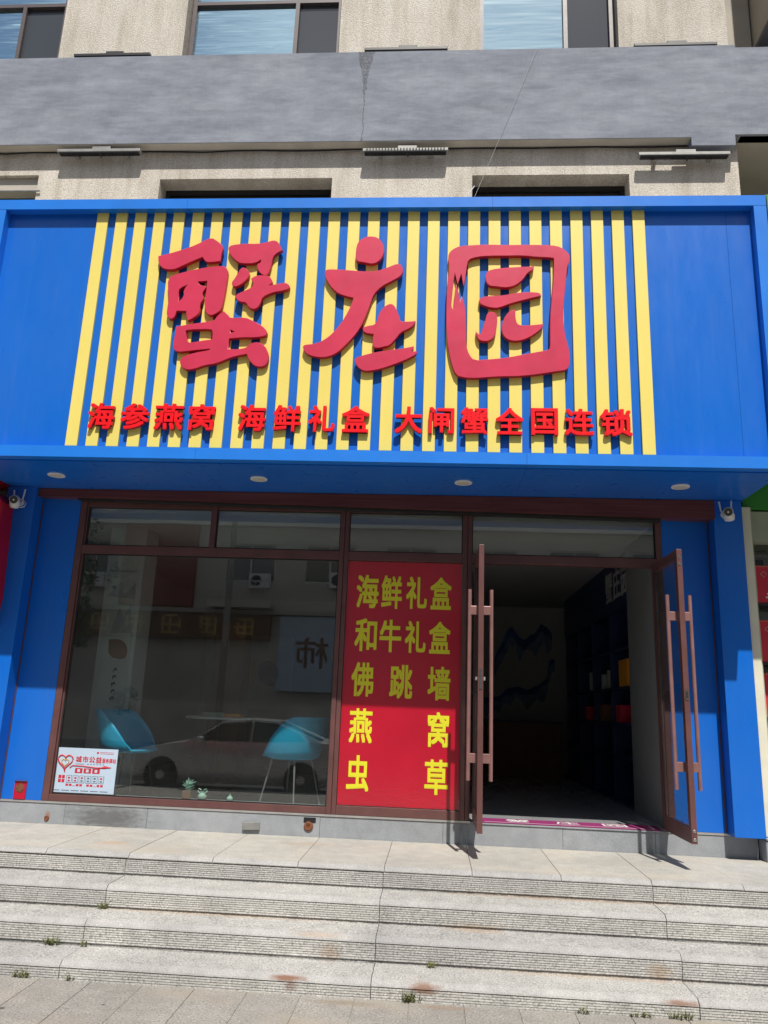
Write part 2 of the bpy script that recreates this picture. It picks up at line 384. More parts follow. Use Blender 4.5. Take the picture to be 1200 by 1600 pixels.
def glyph(ch, x0, x1, z0, z1, yf, depth, m, bold=.02, bev=0):
    """one heavy character fitted into its rectangle, front face at y=yf; strokes thickened by union of shifted solids"""
    cu = bpy.data.curves.new('glyph', 'FONT'); cu.body = ch; cu.size = 1; cu.extrude = max(depth / 2, .0002); cu.resolution_u = 3
    src = curve_to_mesh(cu, depth, m); bm = bmesh.new(); k = 0; d = bold
    for dx, dz in ((0, 0), (d, d), (-d, d), (d, -d), (-d, -d)) if bold else ((0, 0),):
        n0 = len(bm.verts); bm.from_mesh(src); bm.verts.ensure_lookup_table()
        for v in bm.verts[n0:]: v.co += Vector((dx, k * .00025, dz))
        k += 1
    me = bpy.data.meshes.new('glyph'); bm.to_mesh(me); bm.free()
    for mt_ in src.materials: me.materials.append(mt_)
    xs = [v.co.x for v in me.vertices]; zs = [v.co.z for v in me.vertices]; ys = [v.co.y for v in me.vertices]
    a, b, c, d = min(xs), max(xs), min(zs), max(zs); y0 = min(ys)
    for v in me.vertices:
        v.co = (x0 + (v.co.x - a) / (b - a) * (x1 - x0), yf + (v.co.y - y0), z0 + (v.co.z - c) / (d - c) * (z1 - z0))
    return me

# ================================================================== ground, steps
ZP = -.55
pave = tag(box('pavement', 'granite_paver', -30, 30, -8.4, -2.0, ZP - .25, ZP - .006), kind='structure')
bm = MB().box(0, .311, -.611, 0, -.06, 0, .003)
pm = bm.mesh('paver', 'granite_paver')
for r in range(3):
    for i in range(-13, 12):
        jz = random.uniform(-.0015, .0015)
        link('paver', pm, (.2098 + i * .3145 + (.0 if r % 2 == 0 else .0), -2.024 - r * .615, ZP + jz), pave)
bm = MB()
for r in range(3, 10):
    for i in range(-13, 12):
        x = .2098 + i * .3145; y = -2.024 - r * .615
        bm.box(x, x + .311, y - .611, y, ZP - .04, ZP + random.uniform(-.0015, .0015))
bm.build('paver_field', 'granite_paver', pave, kind='stuff')
tag(box('road', 'asphalt', -40, 40, -18.6, -8.55, -1.0, -.69), kind='structure')
tag(box('kerb', 'granite_step', -40, 40, -8.55, -8.4, -1.0, ZP, bev=.01), kind='structure')
tag(box('far_pavement', 'granite_paver', -40, 40, -24.5, -18.6, -1.0, -.56), kind='structure')
tag(box('ground', 'asphalt', -150, 150, -150, 60, -1.6, -1.0), kind='structure')
bm = MB()
for k in range(-9, 10): bm.box(k * 4, k * 4 + 2, -13.6, -13.48, -.69, -.686)
tag(bm.build('lane_marking', 'white'), kind='structure')

steps = thing('front_steps', (-.3, -1.6, ZP), kind='structure')
fill = box('step_core', 'joint', -8.5, 8.5, -1.09, 0, ZP - .1, -.045, steps)
fill = box('step_core', 'joint', -8.5, 8.5, -1.40, -1.09, ZP - .1, -.19, steps)
fill = box('step_core', 'joint', -8.5, 8.5, -1.70, -1.40, ZP - .1, -.34, steps)
fill = box('step_core', 'joint', -8.5, 8.5, -1.99, -1.70, ZP - .1, -.49, steps)
def rib_stone(x0, x1, yf, zt, tread, h, top=True, seed=0):
    """granite step: flat tread, chamfered nosing, groove, then chisel-ribbed face"""
    rnd = random.Random(seed); prof = []
    if top: prof += [(yf + tread, zt), (yf + .040, zt), (yf + .030, zt - .003), (yf + .005, zt - .024), (yf, zt - .034)]
    else: prof += [(yf + .05, zt), (yf + .006, zt)]
    z = prof[-1][1]
    prof += [(yf + .012, z - .002), (yf + .012, z - .006)]; z -= .006; ribs = set()
    while z - .0135 > zt - h + .004:
        for q in (.0003, .0102): prof.append((yf + .003, z - q)); ribs.add(len(prof) - 1)
        prof += [(yf + .016, z - .0106), (yf + .016, z - .0134)]; z -= .0135
    prof += [(yf + .012, zt - h + .006), (yf + .012, zt - h), (yf + .05, zt - h)]
    bm = bmesh.new(); n = max(2, int((x1 - x0) / .020)); cols = []
    off = [0.0] * len(prof); rl = sorted(ribs)
    for i in range(n + 1):
        x = x0 + (x1 - x0) * i / n
        for rep in (0, 1) if 0 < i < n else (0,):
            if rep or i == 0:
                for a in range(0, len(rl), 2):
                    if rnd.random() < .5: off[rl[a]] = rnd.uniform(-.0007, .0011); off[rl[a + 1]] = off[rl[a]] + rnd.uniform(-.0003, .0004)
            cols.append([bm.verts.new((x + rep * .0012, p[0] + (off[k] if k in ribs else 0), p[1])) for k, p in enumerate(prof)])
    for i in range(len(cols) - 1):
        for k in range(len(prof) - 1):
            bm.faces.new((cols[i][k], cols[i + 1][k], cols[i + 1][k + 1], cols[i][k + 1]))
    for cset in (cols[0], cols[-1]): bm.faces.new(cset)
    bmesh.ops.recalc_face_normals(bm, faces=bm.faces)
    me = bpy.data.meshes.new('step_stone'); bm.to_mesh(me); bm.free(); me.materials.append(M['granite_step']); me.materials.append(M['granite_rib']); me.materials.append(M['granite_bevel'])
    for p in me.polygons:
        if top and yf - .001 < p.center.y < yf + .036 and p.center.z > zt - .035 and p.normal.z < .97: p.material_index = 2
        if p.center.z < zt - (.036 if top else .004) and p.center.y < yf + .012: p.material_index = 1
    return me
for s, (yf, zt, h, tr) in enumerate(((-1.119, -.034, .116, 0), (-1.425, -.15, .150, .319), (-1.725, -.30, .150, .313), (-2.025, -.45, .13, .313))):
    for k in range(-3, 4):
        xa = -.33 + k * 1.866
        me = rib_stone(xa + .0022, xa + 1.866 - .0022, yf + random.uniform(-.003, .003), zt + random.uniform(-.002, .002) + (.0 if s == 0 else 0), tr, h, s > 0, s * 10 + k)
        place('step_stone', me, steps)
bm = MB()
bm.prism([(-1.122, -.032), (-1.121, -.026), (-1.094, -.003), (-1.084, 0), (-.004, 0), (-.004, -.032)], 0, .6145, 'x')
sm = bm.mesh('landing_slab', ['granite_landing', 'granite_bevel'])
for p in sm.polygons:
    if p.center.y < -1.085 and p.normal.z < .97 and abs(p.normal.x) < .5: p.material_index = 1
for k in range(-9, 10):
    link('landing_slab', sm, (-.322 + k * .6185, 0, random.uniform(-.001, .001)), steps)

# weeds in the joints
def weed(x, y, z, n, h, label, spread=.05):
    bm = bmesh.new()
    for i in range(n):
        a = random.uniform(0, 6.28); lean = random.uniform(.1, .9); L = h * random.uniform(.5, 1.1); w = random.uniform(.002, .005)
        bx, by = random.uniform(-spread, spread), random.uniform(-.012, .004)
        d = Vector((math.cos(a) * lean, -abs(math.sin(a)) * lean * .8, 1)).normalized(); s_ = Vector((-d.y, d.x, 0)).normalized() * w
        p0 = Vector((x + bx, y + by - .004, z)); p1 = p0 + d * L * .55; p2 = p0 + d * L + Vector((0, 0, -L * .25 * lean))
        v = [bm.verts.new(q) for q in (p0 - s_ * .5, p0 + s_ * .5, p1 + s_, p2, p1 - s_)]
        bm.faces.new(v)
        for q in range(2):
            c = p0 + (p2 - p0) * random.uniform(.4, 1); e = Vector((random.uniform(-1, 1), random.uniform(-1, .2), random.uniform(-.3, .6))).normalized() * random.uniform(.006, .013)
            f = e.cross(Vector((0, 0, 1))) * .5
            bm.faces.new([bm.verts.new(u) for u in (c, c + e * .5 + f, c + e, c + e * .5 - f)])
    me = bpy.data.meshes.new('weed'); bm.to_mesh(me); bm.free(); me.materials.append(M['weed'])
    place('weed', me, label=label, cat='weed', group='weeds in the joints of the steps')
weed(-2.205, -1.425, -.30, 22, .06, 'small green weed at the foot of the second riser near the left joint', .03)
weed(-2.395, -1.725, -.45, 42, .065, 'bushiest green weed tuft in the left corner of the third step', .045)
weed(-2.18, -1.725, -.45, 12, .05, 'dry brown sprig in the joint right of the bushy left tuft', .02)
weed(-2.42, -2.025, ZP, 30, .055, 'green weed tuft at the far left where steps meet pavement', .045)
weed(-2.131, -2.025, ZP, 10, .05, 'thin dry sprig below the left joint of the lowest step', .015)
weed(.024, -1.725, -.45, 24, .045, 'green weed on the middle of the lowest tread right of the centre joint', .025)
weed(-.09, -2.025, ZP, 36, .08, 'leggy weed climbing beside the central rust stain', .05)
weed(.889, -2.025, ZP, 14, .045, 'small weed at the pavement edge right of centre, alone', .025)
weed(1.203, -2.025, ZP, 26, .04, 'low flat weed patch on the pavement edge before the right rust stain', .06)
weed(1.43, -2.025, ZP, 30, .06, 'feathery weed below the right-hand rust stain', .06)

# ================================================================== apartment building above the shop
bld = thing('apartment_building', (-.6, 2, 0), 'beige pebble-dashed apartment block with a wide grey concrete band', 'building')
def wall_grid(name, m, xs, zs, holes, y, depth, parent, mr='reveal', **k):
    X = sorted(set(xs + [h[0] for h in holes] + [h[1] for h in holes])); Z = sorted(set(zs + [h[2] for h in holes] + [h[3] for h in holes]))
    mb = MB(); bm = mb.bm
    for i in range(len(X) - 1):
        for j in range(len(Z) - 1):
            cx, cz = (X[i] + X[i + 1]) / 2, (Z[j] + Z[j + 1]) / 2
            if any(h[0] < cx < h[1] and h[2] < cz < h[3] for h in holes): continue
            for yy in (y, y + depth): mb.quad((X[i], yy, Z[j]), (X[i + 1], yy, Z[j]), (X[i + 1], yy, Z[j + 1]), (X[i], yy, Z[j + 1]))
    for a, b, c, d in holes + [(min(X), max(X), min(Z), max(Z))]:
        mb.quad((a, y, c), (b, y, c), (b, y + depth, c), (a, y + depth, c)); mb.quad((a, y, d), (b, y, d), (b, y + depth, d), (a, y + depth, d))
        mb.quad((a, y, c), (a, y, d), (a, y + depth, d), (a, y + depth, c)); mb.quad((b, y, c), (b, y, d), (b, y + depth, d), (b, y + depth, c))
    bmesh.ops.remove_doubles(bm, verts=bm.verts, dist=.0005)
    return mb.build(name, m, parent, **k)
holes = [(-6.2, -4.39, 4.9, 6.55), (-3.04, -1.185, 4.9, 6.487), (.284, 1.887, 4.9, 6.505),
         (-6.4, -4.395, 7.6, 10.2), (-2.965, -1.2, 7.6, 10.2), (.345, 1.84, 7.6, 10.2)]
wall_grid('wall', 'stucco', [-12, 2.985], [2.99, 13], holes, 0, .28, bld)
box('wall', 'stucco', -12, -11.99 + .3, .29, 8, 2.99, 13, bld)
# recess and bay at the right end
box('recess_wall', 'soffit', 3.0, 8, 1.3, 1.5, -.5, 6.80, bld)
box('return_wall', 'stucco', 2.70, 2.98, .29, 8, 2.99, 13, bld)
box('floor_slab', 'soffit', 2.99, 8, -.10, 1.29, 6.86, 7.1, bld)
box('recess_wall', 'stucco', 3.0, 8, .75, .95, 7.1, 8.60, bld)
box('bay', 'soffit', 3.52, 8, -.45, .74, 8.62, 13, bld)
box('bay_soffit', 'concrete', 3.535, 7.9, -.43, .72, 8.60, 8.617, bld)
box('loggia_side', 'soffit', 3.0, 3.5, .6, .74, 7.1, 13, bld)
box('roof_slab', 'concrete', -12, 8, -.2, 8, 13.0, 13.3, bld)
# concrete band
MB().prism([(-12, 6.832), (2.49, 6.832), (2.49, 6.735), (2.925, 6.735), (2.925, 6.86), (8, 6.86), (8, 7.925), (3.0, 7.925), (3.0, 7.957), (-12, 7.957)], -.13, -.003).build('concrete_band', 'concrete', bld)
box('band_underside', 'reveal', -12, 2.488, -.126, -.004, 6.826, 6.8315, bld)
box('gutter_gap', 'joint', -.90, -.86, -.12, -.01, 7.9575, 7.975, bld)
def wave_tube(x0, x1, z, y, r, n=30, amp=.012, m='gasket', name='cable'):
    p = [(x0 + (x1 - x0) * i / n, y, z + amp * math.sin(i * 1.7) * random.uniform(.3, 1)) for i in range(n + 1)]
    return MB().tube(p, r, 6).build(name, m, bld)
wave_tube(-7, 2.48, 6.812, -.02, .008)
# windows
def window(x0, x1, z0, z1, mull, rail, extra=None, screen_side='r', y=.15):
    w = MB(); f = .045
    w.box(x0, x0 + f, y - .03, y + .05, z0, z1); w.box(x1 - f, x1, y - .03, y + .05, z0, z1)
    w.box(x0 + f, x1 - f, y - .03, y + .05, z1 - f, z1)
    w.box(mull, mull + f, y - .032, y + .048, z0, rail)
    w.box(x0 + f, x1 - f, y - .031, y + .049, rail, rail + f)
    if extra: w.box(extra, extra + .025, y - .034, y + .046, z0, rail)
    o = w.build('window', 'frame_grey', bld)
    box('pane', 'sky_glass', x0 + f, mull, y + .01, y + .016, z0, rail, o)
    box('pane', 'dim_glass', mull + f, x1 - f, y + .012, y + .018, z0, rail, o)
    box('pane', 'sky_glass', x0 + f, x1 - f, y + .011, y + .017, rail + f, z1 - f, o)
    return o
M['frame_grey'] = simple('purple_brown_window_frame', (.095, .075, .078), .45, 0, .1, 6)
window(-6.3, -4.44, 7.62, 10.15, -4.99, 8.93)
window(-2.945, -1.205, 7.62, 10.15, -1.745, 8.90)
window(.35, 1.835, 7.62, 10.15, 1.275, 9.25, 1.775)
# lower storey windows: near-black panes stand in for dark rooms under deep lintels
for a, b, zt in ((-3.04, -1.185, 6.487), (.284, 1.887, 6.505)):
    w = MB().box(a + .005, a + .05, .19, .25, 4.9, zt - .002).box(b - .05, b - .005, .19, .25, 4.9, zt - .002).box(a + .05, b - .05, .19, .25, zt - .045, zt - .002)
    o = w.build('window', 'gasket', bld)
    box('pane', 'dark_glass', a + .05, b - .05, .22, .226, 4.9, zt - .045, o)
o = MB().box(-6.19, -4.40, .2, .27, 4.9, 6.54).build('window', 'dim_glass', bld)
box('blind_box', 'soffit', -6.19, -4.395, .05, .19, 6.40, 6.545, bld)
for z in (6.34, 6.20, 6.06):
    MB().tube([(-6.2, -.02, z), (-4.34, -.02, z)], .011, 6).build('security_bar', 'alu', bld)
for x in (-5.9, -5.2): MB().tube([(x, -.018, 5.2), (x, -.018, 6.36)], .009, 6).build('security_bar', 'alu', bld)

# LED bar floodlights
def flood(x0, x1, z, y, label, dots=False, up=False):
    t = thing('floodlight_bar', ((x0 + x1) / 2, y, z), label, 'floodlight', 'LED bar floodlights on the facade')
    hm = 'black' if up else 'alu_dull'
    box('housing', hm, x0, x1, y - .035, y + .035, z, z + .035, t, bev=.004)
    box('lens_strip', 'lens', x0 + .02, x1 - .02, y - .028, y + .028, z - .012, z - .001, t)
    cx = (x0 + x1) / 2 + .02
    box('driver_box', hm, cx - .1, cx + .1, y - .02, y + .04, z + .036, z + .075, t, bev=.004)
    for x in (x0 + .18, x1 - .18): box('bracket', 'alu_dull', x - .02, x + .02, y + .036, -.002, z + .004, z + .03, t)
    MB().tube([(cx, y - .02, z - .012), (cx + .01, y - .0, z - .05)], .008, 6).build('cable_gland', 'gasket', t)
    if dots:
        b = MB()
        k = x0 + .04
        while k < x1 - .03:
            b.box(k, k + .014, y - .042, y - .036, z + .008, z + .027); k += .032
        b.build('led_row', 'gasket', t)
M['alu_dull'] = simple('weathered_aluminium', (.25, .25, .24), .55, .3, .15, 12)
flood(-4.152, -3.243, 6.735, -.10, 'grey bar floodlight below the concrete band at the left')
flood(-.862, .027, 6.705, -.10, 'bar floodlight with a row of dots below the band at the centre', True)
flood(1.959, 2.865, 6.625, -.10, 'grey bar floodlight below the concrete band at the right corner')
flood(-4.15, -3.28, 7.99, -.08, 'dark bar floodlight on top of the band left of the wide window', up=True)
flood(-.90, .0, 7.995, -.08, 'dark bar floodlight on top of the band between the two big windows', up=True)
flood(1.97, 2.83, 7.985, -.08, 'dark bar floodlight on top of the band near the right corner', up=True)
tag(MB().tube([(.955, -.14, 7.96), (.555, -.15, 6.83), (.262, -1.06, 5.47)], .0016, 5).build('stay_wire', 'alu_dull'), 'thin pale stay wire running from the band down to the blue sign', 'wire')
tag(MB().tube([(.20, -1.05, 5.46), (.225, -1.06, 5.53), (.262, -1.04, 5.60)], .0032, 5).build('wire_tie', 'white'), 'short pale wire tie standing on the top edge of the blue sign', 'wire tie')

# ================================================================== shop sign
sg = thing('shop_sign', (-.67, -.55, 3.01), 'big blue box sign with yellow slats and red Chinese characters', 'sign')
YF = -1.08; YP = -1.0
for a, b in ((-4.08, -2.30), (-2.298, .42), (.422, 2.735)):
    MB().prism([(YF, 5.362), (YF - .002, 5.46), (YP + .02, 5.461), (YP + .02, 5.362)], a, b, 'x').build('top_rail', 'blue_frame', sg)
for a, b in ((-4.08, -2.0), (-1.998, .70), (.702, 2.735)):
    MB().prism([(YF - .001, 3.013), (YF + .001, 3.110), (YP + .01, 3.110), (YP + .01, 3.013)], a, b, 'x').build('bottom_rail', 'blue_frame', sg)
box('bounce_cover', 'reveal', -4.08, 2.735, YP + .022, -.002, 5.445, 5.459, sg)  # unseen dull cover, added to stop blue bounce onto the wall above
box('side_rail', 'blue_frame', -4.08, -3.978, YF + .0015, YP + .01, 3.112, 5.360, sg)
box('side_rail', 'blue_frame', 2.630, 2.735, YF + .0015, YP + .01, 3.112, 5.360, sg)
for a, b in ((-3.977, -2.35), (-2.348, .05), (.052, 2.42), (2.422, 2.629)):
    box('back_panel', 'blue', a, b, YP, YP + .02, 3.112, 5.361, sg)
box('end_panel', 'blue', -4.08, -4.06, -.985, -.02, 3.02, 5.44, sg); box('end_panel', 'blue', 2.715, 2.735, -.985, -.02, 3.02, 5.44, sg)
for a, b in ((-4.055, -2.0), (-1.998, .70), (.702, 2.71)): box('soffit_panel', 'blue', a, b, -.985, -.0, 3.003, 3.018, sg)
for i in range(28):
    x = -3.144 + i * .1767
    box('slat', 'yellow', x, x + .1035, YP - .022, YP - .001, 3.13, 5.361, sg, bev=.002)
LOGO = {
 'xie': [
  [[(-2.515,4.893),(-2.414,4.918),(-2.235,4.981),(-2.147,5.026),(-2.059,5.08),(-1.985,5.032),(-1.947,4.994),(-1.942,4.955),(-1.954,4.917),(-1.952,4.848),(-2.014,4.838),(-2.082,4.835),(-2.116,4.888),(-2.177,4.86),(-2.275,4.81),(-2.341,4.772),(-2.397,4.762),(-2.456,4.772),(-2.494,4.804),(-2.51,4.848)]],
  [[(-2.403,4.659),(-2.368,4.703),(-2.268,4.734),(-2.122,4.772),(-1.964,4.795),(-1.904,4.79),(-1.878,4.747),(-1.879,4.672),(-1.888,4.511),(-1.902,4.378),(-1.946,4.339),(-1.989,4.319),(-2.03,4.339),(-2.053,4.4),(-2.054,4.51),(-2.05,4.585),(-2.051,4.653),(-2.139,4.647),(-2.131,4.622),(-2.1,4.603),(-2.066,4.601),(-2.059,4.585),(-2.093,4.529),(-2.063,4.483),(-2.101,4.43),(-2.088,4.351),(-2.134,4.302),(-2.187,4.271),(-2.203,4.314),(-2.21,4.362),(-2.298,4.364),(-2.309,4.301),(-2.346,4.282),(-2.379,4.319),(-2.38,4.386),(-2.376,4.472),(-2.395,4.584)],[(-2.301,4.559),(-2.284,4.584),(-2.219,4.619),(-2.255,4.553),(-2.242,4.504),(-2.289,4.438)]],
  [[(-1.891,4.981),(-1.862,5.002),(-1.754,5.015),(-1.639,5.012),(-1.56,5.025),(-1.493,5.05),(-1.452,5.031),(-1.412,4.954),(-1.461,4.923),(-1.49,4.888),(-1.498,4.81),(-1.519,4.71),(-1.564,4.707),(-1.605,4.749),(-1.619,4.785),(-1.621,4.816),(-1.592,4.825),(-1.588,4.866),(-1.641,4.825),(-1.766,4.822),(-1.82,4.854),(-1.865,4.904),(-1.886,4.949)]],
  [[(-1.74,4.782),(-1.698,4.753),(-1.683,4.709),(-1.703,4.666),(-1.755,4.616),(-1.799,4.595),(-1.828,4.61),(-1.831,4.641),(-1.806,4.678),(-1.782,4.734),(-1.762,4.772)]],
  [[(-1.663,4.672),(-1.626,4.7),(-1.57,4.703),(-1.513,4.7),(-1.482,4.66),(-1.476,4.629),(-1.528,4.598),(-1.439,4.617),(-1.362,4.633),(-1.326,4.611),(-1.322,4.58),(-1.379,4.559),(-1.468,4.543),(-1.554,4.499),(-1.566,4.438),(-1.596,4.387),(-1.635,4.383),(-1.67,4.407),(-1.691,4.447),(-1.736,4.45),(-1.777,4.474),(-1.789,4.505),(-1.77,4.526),(-1.683,4.567),(-1.641,4.598),(-1.641,4.635)]],
  [[(-2.282,4.21),(-2.116,4.241),(-1.956,4.264),(-1.932,4.315),(-1.88,4.358),(-1.843,4.325),(-1.812,4.289),(-1.69,4.301),(-1.614,4.265),(-1.533,4.22),(-1.49,4.172),(-1.488,4.142),(-1.526,4.124),(-1.614,4.114),(-1.68,4.117),(-1.813,4.104),(-1.815,4.003),(-1.737,3.998),(-1.65,4.016),(-1.62,4.058),(-1.555,4.07),(-1.497,4.035),(-1.464,3.97),(-1.458,3.888),(-1.494,3.847),(-1.559,3.846),(-1.618,3.898),(-1.646,3.963),(-1.733,3.945),(-1.808,3.918),(-1.903,3.872),(-2.012,3.854),(-2.076,3.824),(-2.152,3.811),(-2.2,3.84),(-2.222,3.893),(-2.187,3.935),(-2.101,3.965),(-1.969,3.99),(-1.966,4.008),(-2.092,3.995),(-2.18,3.982),(-2.252,3.976),(-2.289,4.005),(-2.291,4.059),(-2.284,4.143)],[(-2.2,4.174),(-2.167,4.186),(-1.977,4.193),(-1.958,4.169),(-1.957,4.091),(-2.045,4.079),(-2.138,4.058),(-2.172,4.066)],[(-1.811,4.192),(-1.762,4.165),(-1.806,4.152)]],
 ],
 'zhuang': [
  [[(-0.753,5.002),(-0.73,5.046),(-0.678,5.081),(-0.619,5.085),(-0.569,5.068),(-0.528,5.012),(-0.515,4.946),(-0.528,4.881),(-0.57,4.832),(-0.618,4.818),(-0.677,4.832),(-0.751,4.846),(-0.76,4.903)]],
  [[(-1.02,4.745),(-0.996,4.763),(-0.898,4.759),(-0.781,4.75),(-0.663,4.739),(-0.566,4.745),(-0.48,4.777),(-0.394,4.818),(-0.36,4.804),(-0.343,4.75),(-0.361,4.702),(-0.427,4.659),(-0.522,4.605),(-0.587,4.53),(-0.612,4.45),(-0.637,4.355),(-0.671,4.261),(-0.715,4.167),(-0.787,4.073),(-0.868,3.985),(-0.933,3.948),(-0.998,3.935),(-1.066,3.942),(-1.134,3.967),(-1.16,4.003),(-1.169,4.034),(-1.153,4.047),(-1.072,4.055),(-0.998,4.087),(-0.924,4.15),(-0.853,4.249),(-0.8,4.355),(-0.766,4.45),(-0.759,4.492),(-0.827,4.508),(-0.896,4.535),(-0.948,4.583),(-0.99,4.642),(-1.014,4.696)]],
  [[(-0.667,4.208),(-0.631,4.224),(-0.567,4.235),(-0.547,4.272),(-0.531,4.345),(-0.495,4.403),(-0.448,4.434),(-0.414,4.425),(-0.389,4.377),(-0.363,4.314),(-0.352,4.267),(-0.3,4.265),(-0.226,4.273),(-0.242,4.232),(-0.288,4.2),(-0.344,4.174),(-0.389,4.107),(-0.435,4.05),(-0.481,4.039),(-0.528,4.025),(-0.571,4.033),(-0.578,4.095),(-0.571,4.152),(-0.658,4.167)]],
  [[(-0.723,3.924),(-0.667,3.95),(-0.555,3.982),(-0.433,4.003),(-0.311,4.02),(-0.234,4.041),(-0.236,4.015),(-0.263,3.989),(-0.207,3.995),(-0.211,3.969),(-0.28,3.928),(-0.382,3.882),(-0.493,3.84),(-0.577,3.819),(-0.642,3.816),(-0.686,3.843),(-0.716,3.889)]],
 ],
 'yuan': [
  [[(0.047,4.912),(0.078,4.954),(0.141,4.987),(0.246,4.995),(0.383,5.001),(0.541,4.995),(0.719,4.998),(0.928,4.994),(1.0,4.976),(1.057,4.928),(1.079,4.881),(1.07,4.828),(1.054,4.799),(1.041,4.671),(1.024,4.532),(1.013,4.395),(1.011,4.259),(1.022,4.148),(1.05,4.037),(1.058,3.948),(1.051,3.872),(1.026,3.839),(0.941,3.827),(0.821,3.804),(0.661,3.783),(0.52,3.779),(0.4,3.772),(0.289,3.76),(0.188,3.765),(0.127,3.786),(0.09,3.885),(0.062,4.007),(0.044,4.153),(0.038,4.323),(0.038,4.484),(0.041,4.623),(0.052,4.728),(0.054,4.799),(0.046,4.847)],[(0.214,4.858),(0.279,4.884),(0.384,4.896),(0.562,4.896),(0.666,4.899),(0.802,4.884),(0.895,4.881),(0.945,4.872),(0.945,4.764),(0.935,4.624),(0.921,4.486),(0.908,4.327),(0.904,4.158),(0.904,4.041),(0.889,4.013),(0.763,3.99),(0.611,3.956),(0.52,3.938),(0.399,3.926),(0.272,3.914),(0.226,3.975),(0.205,4.053),(0.201,4.21),(0.196,4.335),(0.184,4.438),(0.163,4.501),(0.151,4.444),(0.137,4.53),(0.114,4.611),(0.105,4.53),(0.099,4.38),(0.074,4.403),(0.077,4.484),(0.085,4.6),(0.102,4.746),(0.128,4.623),(0.158,4.734),(0.179,4.606),(0.196,4.734),(0.201,4.787)]],
  [[(0.364,4.688),(0.374,4.734),(0.416,4.761),(0.52,4.776),(0.666,4.785),(0.738,4.787),(0.773,4.791),(0.767,4.764),(0.717,4.735),(0.681,4.67),(0.624,4.618),(0.562,4.595),(0.499,4.595),(0.448,4.606),(0.406,4.606),(0.375,4.635)]],
  [[(0.308,4.467),(0.339,4.502),(0.438,4.51),(0.52,4.514),(0.623,4.537),(0.726,4.547),(0.819,4.541),(0.829,4.515),(0.767,4.5),(0.654,4.468),(0.561,4.439),(0.479,4.402),(0.417,4.402),(0.355,4.421),(0.319,4.444)]],
  [[(0.407,4.364),(0.448,4.353),(0.464,4.313),(0.457,4.211),(0.439,4.133),(0.398,4.099),(0.357,4.093),(0.316,4.104),(0.296,4.137),(0.29,4.177),(0.306,4.154),(0.331,4.154),(0.346,4.211),(0.366,4.284),(0.381,4.347)]],
  [[(0.561,4.365),(0.613,4.382),(0.614,4.303),(0.627,4.252),(0.663,4.235),(0.744,4.238),(0.844,4.25),(0.836,4.219),(0.795,4.18),(0.733,4.134),(0.662,4.103),(0.601,4.098),(0.551,4.111),(0.515,4.15),(0.503,4.212),(0.515,4.291)]],
 ],
}
for key in ('xie', 'zhuang', 'yuan'):
    mes = []
    for loops in LOGO[key]:
        me = outline_mesh(loops, .038, ['letter', 'letter_side'], .0025)
        ymin = min(v.co.y for v in me.vertices); me.transform(Matrix.Translation((0, -1.062 - ymin, 0))); mes.append(me)
    bm = bmesh.new()
    for me in mes: bm.from_mesh(me)
    me = bpy.data.meshes.new('big_character')
    for k in ('letter', 'letter_side'): me.materials.append(M[k])
    bm.to_mesh(me); bm.free()
    place('big_character', me, sg)
SC = [('海', -2.961, -2.734), ('参', -2.679, -2.437), ('燕', -2.387, -2.141), ('窝', -2.098, -1.875), ('海', -1.675, -1.443), ('鲜', -1.378, -1.148), ('礼', -1.084, -.865), ('盒', -.807, -.579),
      ('大', -.368, -.143), ('闸', -.090, .119), ('蟹', .171, .394), ('全', .456, .678), ('国', .740, .956), ('连', 1.007, 1.242), ('锁', 1.292, 1.546)]
for ch, a, b in SC:
    place('small_character', glyph(ch, a, b, 3.272, 3.503, -1.058, .03, ['red_letter', 'letter_side'], .023), sg)
# standoff pins behind the characters are hidden; lamps set in the soffit
for x in (-3.414, -1.576, .215, 2.047):
    t = MB().lathe([(.060, 2.994), (.074, 2.995), (.076, 3.0), (.076, 3.003)], (x, -.57, 0), 24).build('downlight', 'white', sg)
    MB().lathe([(.056, 2.9925), (.058, 2.9938)], (x, -.57, 0), 24).build('lamp_lens', 'lamp_lens', t)

# ================================================================== storefront
sf = thing('storefront', (-.67, .05, 0), 'blue clad shopfront with brown framed glass and open double door', 'storefront')
# plinth stones
for a, b, dy in ((-6.5, -4.30, 0), (-4.298, -3.20, .0), (-3.198, -2.462, -.001), (-2.460, -.95, 0), (-.948, .10, .001), (.102, 1.10, 0), (1.102, 1.86, .001), (1.862, 2.69, 0)):
    box('plinth_stone', 'granite_plinth', a, b, dy, .28, -.03, .168, sg and sf, bev=.002)
box('sill_flashing', 'alu', -4.08, .33, -.006, .09, .170, .187, sf); box('threshold', 'granite_plinth', .332, 1.975, -.008, .30, .169, .180, sf); box('sill_flashing', 'alu', 1.977, 2.69, -.006, .09, .170, .187, sf)
# blue panels
box('blue_panel', 'blue', -3.80, -3.425, 0, .03, .189, 2.99, sf); box('blue_panel', 'blue', 2.032, 2.45, 0, .03, .189, 2.99, sf)
PW = .16
for a, b in ((-4.08, -3.80), (2.45, 2.698)):
    p = box('pillar_casing', 'blue', a, b, -PW, -PW + .02, .18, 3.0, sf, bev=.0015)
    box('pillar_return', 'blue', a, a + .015, -PW + .021, -.001, .18, 3.0, p); box('pillar_return', 'blue', b - .015, b, -PW + .021, -.001, .18, 3.0, p)
    box('pillar_cap', 'blue', a + .016, b - .016, -PW + .021, -.001, .181, .19, p)
for x in (-3.797, 2.436):
    box('edge_trim', 'frame', x, x + .006, -.012, -.001, .19, 2.9, sf)
